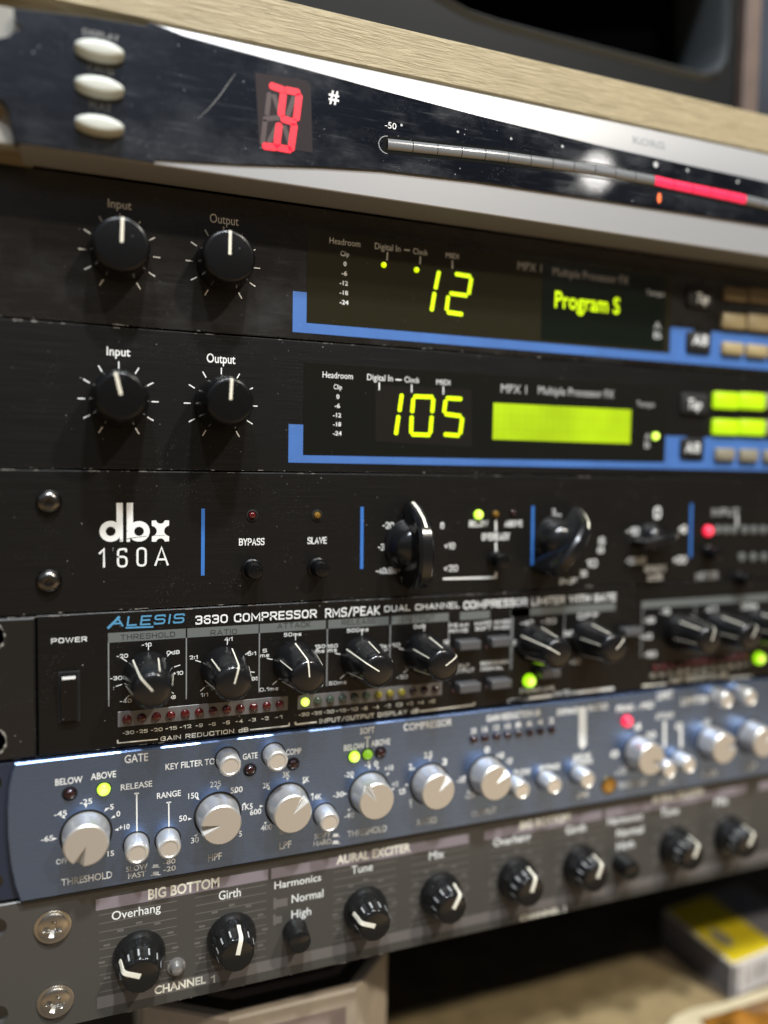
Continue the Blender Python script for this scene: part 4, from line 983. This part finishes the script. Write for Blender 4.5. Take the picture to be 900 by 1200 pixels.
led(al, A6, 110, 660, 2.6, 'led_green_on', 0, 'lit green indicator'); led(al, A4, 840, 482, 2.6, 'led_green_on', 0, 'lit green indicator')
X, Z = at(*A6(222, 602)); mb = MB(); mb.prism(rrect(X - 4.5, X + 4.2, Z - 1.5, Z + 1.5, 0.4), 0, 4.5, 0.4); part('push_switch', mb, 'key_cap', al)
for x, y in ((700, 330),): X, Z = at(*A6(x + 65, y)); mb = MB(); mb.prism(rrect(X - 4.5, X + 4.2, Z - 1.5, Z + 1.5, 0.4), 0, 4.5, 0.4); part('push_switch', mb, 'key_cap', al)
for i in range(12):
    x = 200 + i * 50; led(al, A4, x, 545 - i * 6.5, 1.45, 'led_red_off', 0.2)
mb = bucket(al, 'lettering', 'cream_ink', 4)
for i, s_ in enumerate(('-30', '-25', '-20', '-15', '-12', '-9', '-6', '-5', '-4', '-3', '-2', '-1')): x = 165 + i * 52; T(mb, s_, A4, x, x + 40, 605 - i * 6, 26, 0, 0.05)
T(mb, 'GAIN REDUCTION dB', A4, 290, 640, 640, 34, 0, 0.04); line(mb, A4, 120, 655, 270, 643, 0.8); line(mb, A4, 660, 608, 800, 596, 0.8)

STYLE[0] = 'plain'
# ================================================================== blue gate / compressor channel strip
B3 = Crop(0, 860, 2.9032); B4 = Crop(290, 830, 2.9032); B5 = Crop(540, 800, 2.5); B6 = Crop(200, 870, 4.0909); B7 = Crop(600, 820, 3.0)
dr = thing('channel_processor', 'blue-grey brushed metal unit with round silver knobs and silver push buttons', 'audio processor', (0, 0, -177.9))
D = 2.0
edge = [at(x, y, D) for x, y in ((17, 895), (13, 907), (10, 925), (8.5, 950), (9, 980), (12, 1012), (17, 1038), (24, 1058))]
zt_, zb_ = -133.7, -177.6
out = [(edge[-1][0], zb_), (XR, zb_), (XR, zt_), (edge[0][0], zt_)] + [(x, min(zt_ - 1.0 - 0.1 * i, max(zb_ + 1.2, z))) for i, (x, z) in enumerate(edge)][1:-1]
part('faceplate', holed_plate(out, [], -1.5, D, 0.45), 'blue_metal', dr, ang=20)
part('rack_ear', holed_plate([(XL, zb_ + 0.2), (-10, zb_ + 0.2), (-10, zt_ - 0.2), (XL, zt_ - 0.2)], [rack_slot(-29.5, zb_ + 6.5), rack_slot(-29.5, zt_ - 6.5)], -2, -0.2), 'navy_ear', dr)
part('chassis', MB().box(-16, 431, 2.2, 180, zb_ + 0.6, zt_ - 0.6), 'dark_hole', dr, False)
sk = silver_knob(7.2, 6.55, 8.2); sb = cap_button(3.75, 3.5, 7.0)
ZD = -158.95
well = MB().lathe([(7.9, 0), (7.9, 0.06), (7.3, 0.06)], 48).mesh('knob_collar')
wells = MB().lathe([(4.25, 0), (4.25, 0.06), (3.8, 0.06)], 40).mesh('button_collar')
for X, a in ((-0.62, -158), (40.31, -98), (64.09, 42), (94.18, -35), (117.9, 40), (141.6, 50), (213.2, 120), (251.5, 80), (274, 60)):
    o = inst('rotary_knob', sk, 'knob_silver', dr, (X, -D, ZD), a); child('knob_collar', well, 'dark_hole', o)
def small(k, x, y, dep=7.0, lab=None):      # x, y: centre of the button's face
    X, Z = at(*k(x, y), D + dep); o = inst('push_button', sb, 'button_silver', dr, (X, -D, Z)); child('button_collar', wells, 'dark_hole', o)
for k, x, y in ((B3, 785, 112), (B4, 104, 182), (B3, 468, 410), (B3, 578, 393), (B4, 281, 391), (B5, 182, 318), (B5, 276, 304), (B5, 374, 287), (B5, 615, 258), (B5, 672, 243), (B5, 783, 52), (B5, 852, 45)): small(k, x, y)
jk = MB().lathe([(3.6, 0), (3.6, 0.5), (3.0, 0.8), (2.0, 0.8), (1.7, 0.2)], 32).mesh('trim_screw'); X, Z = at(*B5(433, 300), D); inst('trim_screw', jk, 'brass', dr, (X, -D, Z))
bzd = MB().lathe([(2.35, 0), (2.25, 0.25), (1.9, 0.3), (1.75, 0.05)], 24, close=False).mesh('led_bezel')
for k, x, y, r, mt_, lb in ((B3, 237, 203, 1.7, 'led_dark', None), (B3, 353, 187, 2.0, 'led_green_on', 'lit yellow-green indicator'), (B3, 850, 122, 1.7, 'led_dark', None), (B4, 155, 189, 1.7, 'led_dark', None),
                         (B4, 362, 163, 2.0, 'led_green_on', 'lit yellow-green indicator'), (B4, 408, 156, 1.8, 'led_green_dim', 'dimly lit green indicator'), (B4, 452, 151, 1.7, 'led_dark', None), (B5, 485, 112, 2.4, 'led_red_on', 'lit red indicator')):
    o = led(dr, k, x, y, r, mt_, D, lb); child('led_bezel', bzd, 'dark_hole', o)
for x, y in ((37, 168), (70, 163), (104, 158), (137, 154), (168, 150), (201, 146), (232, 142), (265, 138)): led(dr, B5, x, y, 1.55, 'led_dark', D)
mb = bucket(dr, 'lettering', 'white_ink')
def t3(*a, **k): T(mb, a[0], B3, *a[1:], D, 0.012)
for a in (('GATE', 424, 504, 100, 27), ('BELOW', 188, 281, 176, 22), ('ABOVE', 309, 395, 157, 22), ('RELEASE', 411, 518, 192, 20), ('RANGE', 534, 615, 221, 20), ('KEY FILTER TO', 563, 731, 123, 21), ('GATE', 826, 876, 88, 20), ('THRESHOLD', 209, 382, 518, 24), ('SLOW', 429, 502, 470, 18), ('FAST', 436, 496, 493, 18), ('-80', 556, 597, 446, 17), ('-20', 556, 598, 470, 17), ('HPF', 708, 754, 434, 24)): t3(*a)
for a in ((465, 203, 466, 342), (457, 203, 473, 202), (574, 233, 575, 326), (566, 234, 582, 232)): line(mb, B3, *a, 0.42, D)
def icon(k, x, y, s_):   # push switch in / out symbols
    quad(mb, k, [(x - 1.0 * s_, y), (x + 1.0 * s_, y - 0.1 * s_), (x + 1.0 * s_, y - 0.25 * s_), (x + 0.6 * s_, y - 0.25 * s_), (x + 0.6 * s_, y - 0.85 * s_), (x - 0.6 * s_, y - 0.75 * s_), (x - 0.6 * s_, y - 0.15 * s_), (x - 1.0 * s_, y - 0.12 * s_)], D)
icon(B3, 530, 456, 15); icon(B3, 530, 482, 17); icon(B4, 300, 438, 14); icon(B4, 300, 462, 15)
for a in (('COMP', 131, 183, 160, 20), ('LPF', 108, 149, 480, 24), ('SOFT', 227, 283, 446, 18), ('HARD', 224, 285, 470, 18), ('BELOW', 328, 398, 145, 20), ('ABOVE', 420, 485, 130, 20), ('SOFT', 383, 432, 88, 20), ('COMPRESSOR', 531, 695, 77, 24), ('THRESHOLD', 340, 473, 440, 22), ('RATIO', 577, 643, 400, 22), ('OUTPUT', 761, 846, 370, 20)): T(mb, a[0], B4, *a[1:], D, 0.015)
[T(mb, q_, B5, x_ - 8, x_ + 8, y_, 16, D, 0.02) for q_, x_, y_ in (('20', 37, 150), ('16', 70, 145), ('12', 104, 140), ('10', 137, 136), ('8', 168, 132), ('6', 201, 128), ('4', 232, 124), ('2', 265, 120))]
line(mb, B4, 408, 98, 408, 135, 0.5, D); line(mb, B4, 398, 100, 418, 98, 0.5, D)
for a in (('GAIN REDUCTION dB', 75, 232, 114, 18), ('EXPAND', 282, 345, 96, 18), ('RATIO', 374, 430, 84, 18), ('PEAK - MID', 455, 565, 86, 18), ('LIMIT', 575, 622, 50, 22), ('ATTACK', 570, 625, 108, 16), ('LIMITER', 645, 725, 66, 20), ('SLOW', 155, 205, 275, 18), ('BYPASS', 230, 290, 260, 16), ('SIDE', 328, 380, 228, 16), ('CHAIN', 326, 384, 245, 16), ('LINK', 340, 376, 338, 16), ('THRESHOLD', 460, 550, 312, 18), ('GAIN', 706, 748, 278, 18), ('OUT', 832, 866, 258, 18), ('AUTO', 580, 632, 300, 16)): T(mb, a[0], B5, *a[1:], D, 0.03)
quad(mb, B5, ((345, 72), (368, 70), (368, 182), (356, 196), (346, 184)), D)
for a in ((597, 112, 597, 190), (645, 130, 645, 190)): line(mb, B5, *a, 1.5, D)
# knob scales
def dscale(gid, k, items, X, angs, h, bold=0.012):
    m_ = bucket(dr, 'dial_scale', 'white_ink', gid)
    for s_, x0, x1, y in items: T(m_, s_, k, x0, x1, y, h, D, bold)
    for a in angs:
        s_, c_ = math.sin(R(a)), math.cos(R(a)); px, pz = X + 8.4 * s_, ZD + 8.4 * c_; qx, qz = X + 9.6 * s_, ZD + 9.6 * c_
        m_.poly([(px, pz), (qx + 0.45 * c_, qz - 0.45 * s_), (qx - 0.45 * c_, qz + 0.45 * s_)], D + 0.05)
dscale(20, B3, [('-25', 272, 314, 242), ('-5', 364, 387, 259), ('0', 396, 409, 281), ('+10', 405, 441, 328), ('-45', 184, 228, 283), ('-65', 140, 182, 368), ('OFF', 191, 231, 445), ('15', 366, 388, 417)], -0.62, (-90, -45, 0, 40, 62, 90), 18)
dscale(21, B6, [('225', 189, 242, 216), ('500', 287, 345, 244), ('150', 84, 132, 271), ('50', 40, 78, 379), ('30', 97, 135, 484), ('1K5', 343, 393, 325), ('5', 328, 341, 452)], 40.31, (-130, -90, -45, 0, 40, 75), 27)
dscale(22, B6, [('3K', 537, 572, 168), ('5K', 632, 664, 193), ('2K', 441, 478, 220), ('600', 380, 434, 349), ('400', 432, 486, 424), ('14K', 679, 723, 277), ('0', 523, 538, 442)], 64.09, (-125, -85, -45, 0, 40, 75), 26)
dscale(23, B4, [('-20', 329, 361, 236), ('-5', 398, 418, 200), ('0', 430, 444, 198), ('+10', 466, 496, 214), ('-30', 291, 327, 305), ('-40', 329, 362, 376), ('+15', 492, 512, 268)], 94.18, (-125, -85, -45, 0, 20, 50, 90), 18)
dscale(24, B4, [('2', 549, 560, 210), ('2.5', 600, 628, 170), ('3', 662, 678, 192), ('1.5', 514, 537, 294), ('1', 550, 558, 340)], 117.9, (-125, -85, -45, 0, 45), 20, 0.03)
dscale(25, B4, [('0', 806, 824, 152), ('+10', 846, 872, 172), ('-10', 712, 740, 255), ('-20', 740, 776, 308), ('+20', 880, 900, 190)], 141.6, (-125, -85, 0, 45), 20, 0.03)
dscale(26, B5, [('4', 505, 528, 140), ('10', 545, 570, 165), ('0', 438, 462, 220), ('-10', 452, 485, 272)], 211.7, (0, 45, -90), 20, 0.03)
dscale(27, B5, [('0', 628, 650, 138), ('-10', 704, 730, 128)], 249.5, (0,), 20, 0.03)

# ================================================================== grey exciter
E6 = Crop(0, 1020, 2.9032); E7 = Crop(290, 980, 2.7273); E8 = Crop(560, 920, 2.6471); E9 = Crop(560, 930, 2.6471); E5 = Crop(0, 1000, 5.625); E3 = Crop(120, 1040, 4.5)
ap = thing('exciter', 'warm grey unit at the rack bottom with lilac strips and fluted black knobs', 'audio processor', (0, 0, -222.3))
body(ap, -222.2, -178.3, 'grey_panel', 0.0, [rack_slot(-28.6, -213.6), rack_slot(-28.6, -185.5)])
ph = phillips(5.15); ws = MB().lathe([(5.45, 0), (5.45, 0.3), (5.0, 0.42)], 48).mesh('washer')
for x, y, a in ((348, 478, 8), (366, 970, 22)):
    X, Z = at(*E5(x, y)); o = inst('screw', ph, 'steel', ap, (X, -0.2, Z), a); child('washer', ws, 'steel', o)
ll = bucket(ap, 'lilac_strip', 'lilac_print')
zl0, zl1 = at(*E6(326, 138))[1], at(*E6(326, 99))[1]
def xof(k, x, y): return at(*k(x, y))[0]
for xa, xb in ((xof(E6, 326, 120), xof(E7, 66, 110)), (xof(E7, 76, 110), xof(E7, 708, 10)), (xof(E8, 20, 145), xof(E8, 385, 90)), (xof(E8, 395, 85), xof(E8, 832, 10)), (xof(E8, 872, 5), 400)): rect(ll, xa, xb, zl0, zl1, 0.04)
fp = bucket(ap, 'lower_strip', 'faint_print')
zf0, zf1 = at(*E6(332, 472))[1], at(*E6(332, 432))[1]
rect(fp, xof(E6, 330, 450), 430, zf0, zf1, 0.03)
zA, zB = at(*E6(326, 155))[1], at(*E6(326, 418))[1]
APX = [15.3, 45.5, 94.1, 124.2, 157.4, 187.5, 236.0, 266.2]; ZA = -203.4
for X in APX:
    fl = bucket(ap, 'dial_scale', 'faint_print', ('r', X))
    for i in range(10):
        z = zA + (zB - zA) * i / 9
        rect(fl, X - 12.2, X + 12.0, z - 0.16, z + 0.16, 0.04)
    for a in range(-150, 151, 30):
        if a % 60 == 0 or True:
            s_, c_ = math.sin(R(a)), math.cos(R(a)); zz = ZA + 11.0 * c_; rect(fl, X + 11.5 * s_ - 1.0, X + 11.5 * s_ + 1.0, zz - 0.3, zz + 0.5, 0.045)
fkn = fluted_knob()
for i, (X, a) in enumerate(zip(APX, (-66, 12, -68, 30, 18, 22, 25, 28))):
    o = inst('rotary_knob', fkn[0], 'knob_aphex', ap, (X, 0, ZA), a); child('pointer_line', fkn[1], 'cream_ink', o); child('grip_lines', fkn[2], 'grey_ink' , o)
mb = bucket(ap, 'lettering', 'cream_ink')
T(mb, 'BIG BOTTOM', E6, 504, 746, 99, 34, 0.0, 0.03); T(mb, 'CHANNEL', E6, 525, 700, 422, 27, 0, 0.03); T(mb, '1', E6, 717, 731, 384, 27, 0, 0.03)
for s_, k, x0, x1, y, h in (('AURAL EXCITER', E7, 284, 520, 90, 27), ('CHANNEL 2', E9, 130, 274, 396, 16), ('BIG BOTTOM', E8, 130, 284, 138, 24), ('AURAL EXCITER', E8, 540, 700, 58, 22)): T(mb, s_, k, x0, x1, y, h, 0, 0.03)
mb = bucket(ap, 'lettering', 'white_ink', 1)
T(mb, 'Overhang', E6, 380, 547, 170, 30, 0, 0.01); T(mb, 'Girth', E6, 744, 819, 101, 30, 0, 0.01)
for s_, x0, x1, y, h in (('Harmonics', 86, 235, 169, 24), ('Normal', 141, 242, 213, 26), ('High', 140, 203, 263, 26), ('Tune', 332, 400, 121, 26), ('Mix', 580, 628, 76, 26), ('Overhang', 785, 900, 36, 22)):
    if s_ != 'Overhang': T(mb, s_, E7, x0, x1, y, h, 0, 0.01)
for s_, x0, x1, y, h in (('Overhang', 48, 162, 191, 24), ('Girth', 272, 334, 153, 24), ('Harmonics', 402, 510, 125, 22), ('Normal', 430, 512, 162, 24), ('High', 430, 484, 203, 24), ('Tune', 566, 622, 98, 24), ('Mix', 735, 776, 65, 24)): T(mb, s_, E8, x0, x1, y, h, 0, 0.02)
sy = bucket(ap, 'switch_symbol', 'faint_print', 2)
quad(sy, E7, ((83, 198), (92, 196), (92, 203), (128, 196), (128, 222), (92, 228), (92, 233), (83, 234)), 0); quad(sy, E7, ((82, 251), (90, 249), (90, 257), (110, 254), (110, 276), (90, 280), (90, 284), (82, 286)), 0)
pb = MB().lathe([(4.4, 0), (4.4, 1.0), (4.2, 1.4), (4.1, 6), (3.8, 7.6), (3.0, 8.0)], 40).mesh('push_button', ang=50)
for X in (67.7, 207.8): inst('push_button', pb, 'knob_aphex', ap, (X, 0, -205.9))
X, Z = at(*E3(390, 415)); cl = MB().lathe([(3.0, 0), (3.0, 0.4), (2.3, 0.7), (2.2, 1.6), (1.6, 2.8), (0.7, 3.3)], 28).mesh('indicator_led'); inst('indicator_led', cl, 'clear_lens', ap, (X, 0, Z))
wear(ap, 10, 120, (-222.0,), 0.05, 10)
flush()

# ================================================================== shelf under the rack and what stands on it
ZS = -300.0
sh = bpy.data.objects.new('shelf', MB().box(-200, 900, -160, 420, ZS - 20, ZS).mesh('shelf', False)); sh.data.materials.append(MATS['shelf_wood']); COL.objects.link(sh); sh['kind'] = 'structure'
bk = bpy.data.objects.new('shelf_back', MB().box(-200, 900, 420, 430, ZS, 300).mesh('shelf_back', False)); bk.data.materials.append(MATS['case_hole']); COL.objects.link(bk); bk['kind'] = 'structure'  # near-black sheet added to close the view and keep the background dark
# wooden case, chamfered at both front corners
zt = -243.0
tops = [atz(x, y, zt) for x, y in ((190, 1160), (214, 1170), (268, 1193), (418, 1160), (454, 1112))]
fy = (tops[2][1] + tops[3][1]) / 2
A_ = (tops[2][0], fy); B_ = (tops[3][0], fy); C_ = (tops[4][0], tops[4][1]); D_ = (tops[1][0] - 14, C_[1])
foot = [A_, B_, C_, (C_[0], C_[1] + 55), (D_[0], C_[1] + 55), D_]
wc = thing('wooden_box', 'small tan wooden box with a dark inset lid, below the rack at left', 'box', ((A_[0] + B_[0]) / 2, fy + 30, ZS))
def vprism(pts, z0, z1, bev=0.0):
    mb = MB(); n = len(pts); a = sum(pts[i][0] * pts[(i + 1) % n][1] - pts[(i + 1) % n][0] * pts[i][1] for i in range(n))
    if a < 0: pts = pts[::-1]
    rings = [[(x, y, z0) for x, y in pts], [(x, y, z1 - bev) for x, y in pts]] + ([[(x, y, z1) for x, y in inset(pts, bev)]] if bev else [])
    m_ = len(rings); mb.add([v for r in rings for v in r], [tuple(range((m_ - 1) * n, m_ * n)), tuple(reversed(range(n)))] + [(k * n + i, k * n + (i + 1) % n, (k + 1) * n + (i + 1) % n, (k + 1) * n + i) for k in range(m_ - 1) for i in range(n)])
    return mb
part('body', vprism(foot, ZS, zt, 0.8), 'wood_case', wc, ang=20)
part('lid', vprism(inset(foot, 4.0), zt - 0.1, zt + 0.05), 'wood_case_dark', wc)
part('lid_trim', vprism(inset(foot, 10.0), zt, zt + 0.12), 'wood_case_panel', wc); part('lid_centre', vprism(inset(foot, 14.0), zt, zt + 0.18), 'wood_case_dark', wc)
fpn = MB().box(A_[0] + 5, B_[0] - 4, fy - 0.3, fy + 1, ZS + 4, zt - 6); part('front_panel', fpn, 'wood_case_panel', wc)
# brown sheet
q = [atz(x, y, ZS) for x, y in ((440, 1195), (560, 1167), (600, 1160), (645, 1149), (690, 1134), (745, 1121), (795, 1145), (850, 1176), (820, 1215), (640, 1270), (440, 1290))]
cs = vprism(q, ZS + 0.1, ZS + 1.6, 0.3); o = thing('cardboard_sheet', 'flat tan sheet of cardboard lying on the dark shelf', 'cardboard', (q[5][0], q[5][1] - 20, ZS)); part('sheet', cs, 'cardboard', o)
# yellow carton
zb2 = -283.0
f0 = Vector(atz(859, 1131, zb2)); bl = Vector(atz(778, 1066, zb2)); e = (bl - f0)
fr = Vector(atz(905, 1112, zb2)); f1 = f0 + (fr - f0).normalized() * 62
yb = thing('carton', 'small yellow-topped grey carton lying on the shelf at the lower right', 'box', (f0.x + 30, f0.y + 30, ZS))
foot = [tuple(f0), tuple(f1), tuple(f1 + e), tuple(f0 + e)]
part('body', vprism(foot, ZS, zb2, 0.4), 'box_white', yb, ang=20)
ux = (f1 - f0).normalized(); uy = e.normalized(); L_ = e.length
def on_top(a, b, c, d_): return [tuple(f0 + ux * p + uy * r_) for p, r_ in ((a, b), (c, b), (c, d_), (a, d_))]
part('yellow_label', vprism(on_top(1.0, 0.8, 34, L_ - 1), zb2, zb2 + 0.12), 'box_yellow', yb); part('grey_label', vprism(on_top(34.2, 0.8, 61, L_ - 1), zb2, zb2 + 0.1), 'box_grey', yb)
c_ = f0 + ux * 11 + uy * L_ * 0.36; part('printed_oval', vprism([tuple(c_ + ux * (4.2 * math.cos(t)) + uy * (7.5 * math.sin(t))) for t in [2 * math.pi * i / 24 for i in range(24)]], zb2 + 0.12, zb2 + 0.2), 'key_grey', yb)
nl = Vector((-uy.y, uy.x)); nl = nl if nl.x < 0 else -nl
sd = MB(); 
def side(mb, p, qv, z0, z1, off): mb.add([(p.x + off.x, p.y + off.y, z0), (qv.x + off.x, qv.y + off.y, z0), (qv.x + off.x, qv.y + off.y, z1), (p.x + off.x, p.y + off.y, z1)], [(0, 1, 2, 3)])
side(sd, f0 + uy * 0.5, f0 + uy * (L_ - 0.5), ZS + 0.5, zb2 - 0.6, nl * 0.08); part('side_print', sd, 'box_grey', yb, False)
fn_ = -uy; sd = MB()
side(sd, f0 + ux * 0.4 , f0 + ux * 4.5, ZS + 0.5, zb2 - 0.6, fn_ * 0.08); 
for i in range(9): side(sd, f0 + ux * (9 + i * 2.2), f0 + ux * (9 + i * 2.2 + rnd.uniform(0.5, 1.4)), ZS + 4, zb2 - 4, fn_ * 0.08)
part('bar_code', sd, 'box_grey', yb, False)
# crumpled wrapper on pale paper in the lowest corner
pp = [atz(x, y, ZS + 2.2) for x, y in ((790, 1192), (812, 1182), (845, 1176), (905, 1156), (940, 1160), (930, 1230), (760, 1230))]
o = thing('paper_scrap', 'pale cream paper edge lying in front of the carton, lower right corner', 'paper', (pp[2][0], pp[2][1] - 5, ZS)); part('sheet', vprism(pp, ZS + 1.7, ZS + 2.6, 0.2), 'paper_cream', o)
cxw, cyw = atz(893, 1206, ZS + 3); mb = MB(); n = 18; vs = []; fs = []
for i in range(n + 1):
    for j in range(n + 1):
        u_, v_ = i / n - 0.5, j / n - 0.5; edge_ = max(0, 1 - (2 * max(abs(u_), abs(v_))) ** 4)
        vs.append((cxw + u_ * 46, cyw + v_ * 30, ZS + 2.8 + edge_ * (2.2 + 2.0 * math.sin(u_ * 7 + v_ * 4 + 0.6) + 0.9 * math.sin(u_ * 15 - v_ * 9))))
for i in range(n):
    for j in range(n): a = i * (n + 1) + j; fs.append((a, a + n + 1, a + n + 2, a + 1))
mb.add(vs, fs); o = thing('crumpled_wrapper', 'shiny orange crumpled wrapper at the very bottom right corner', 'wrapper', (cxw, cyw, ZS)); part('foil', mb, 'crumple', o, False)
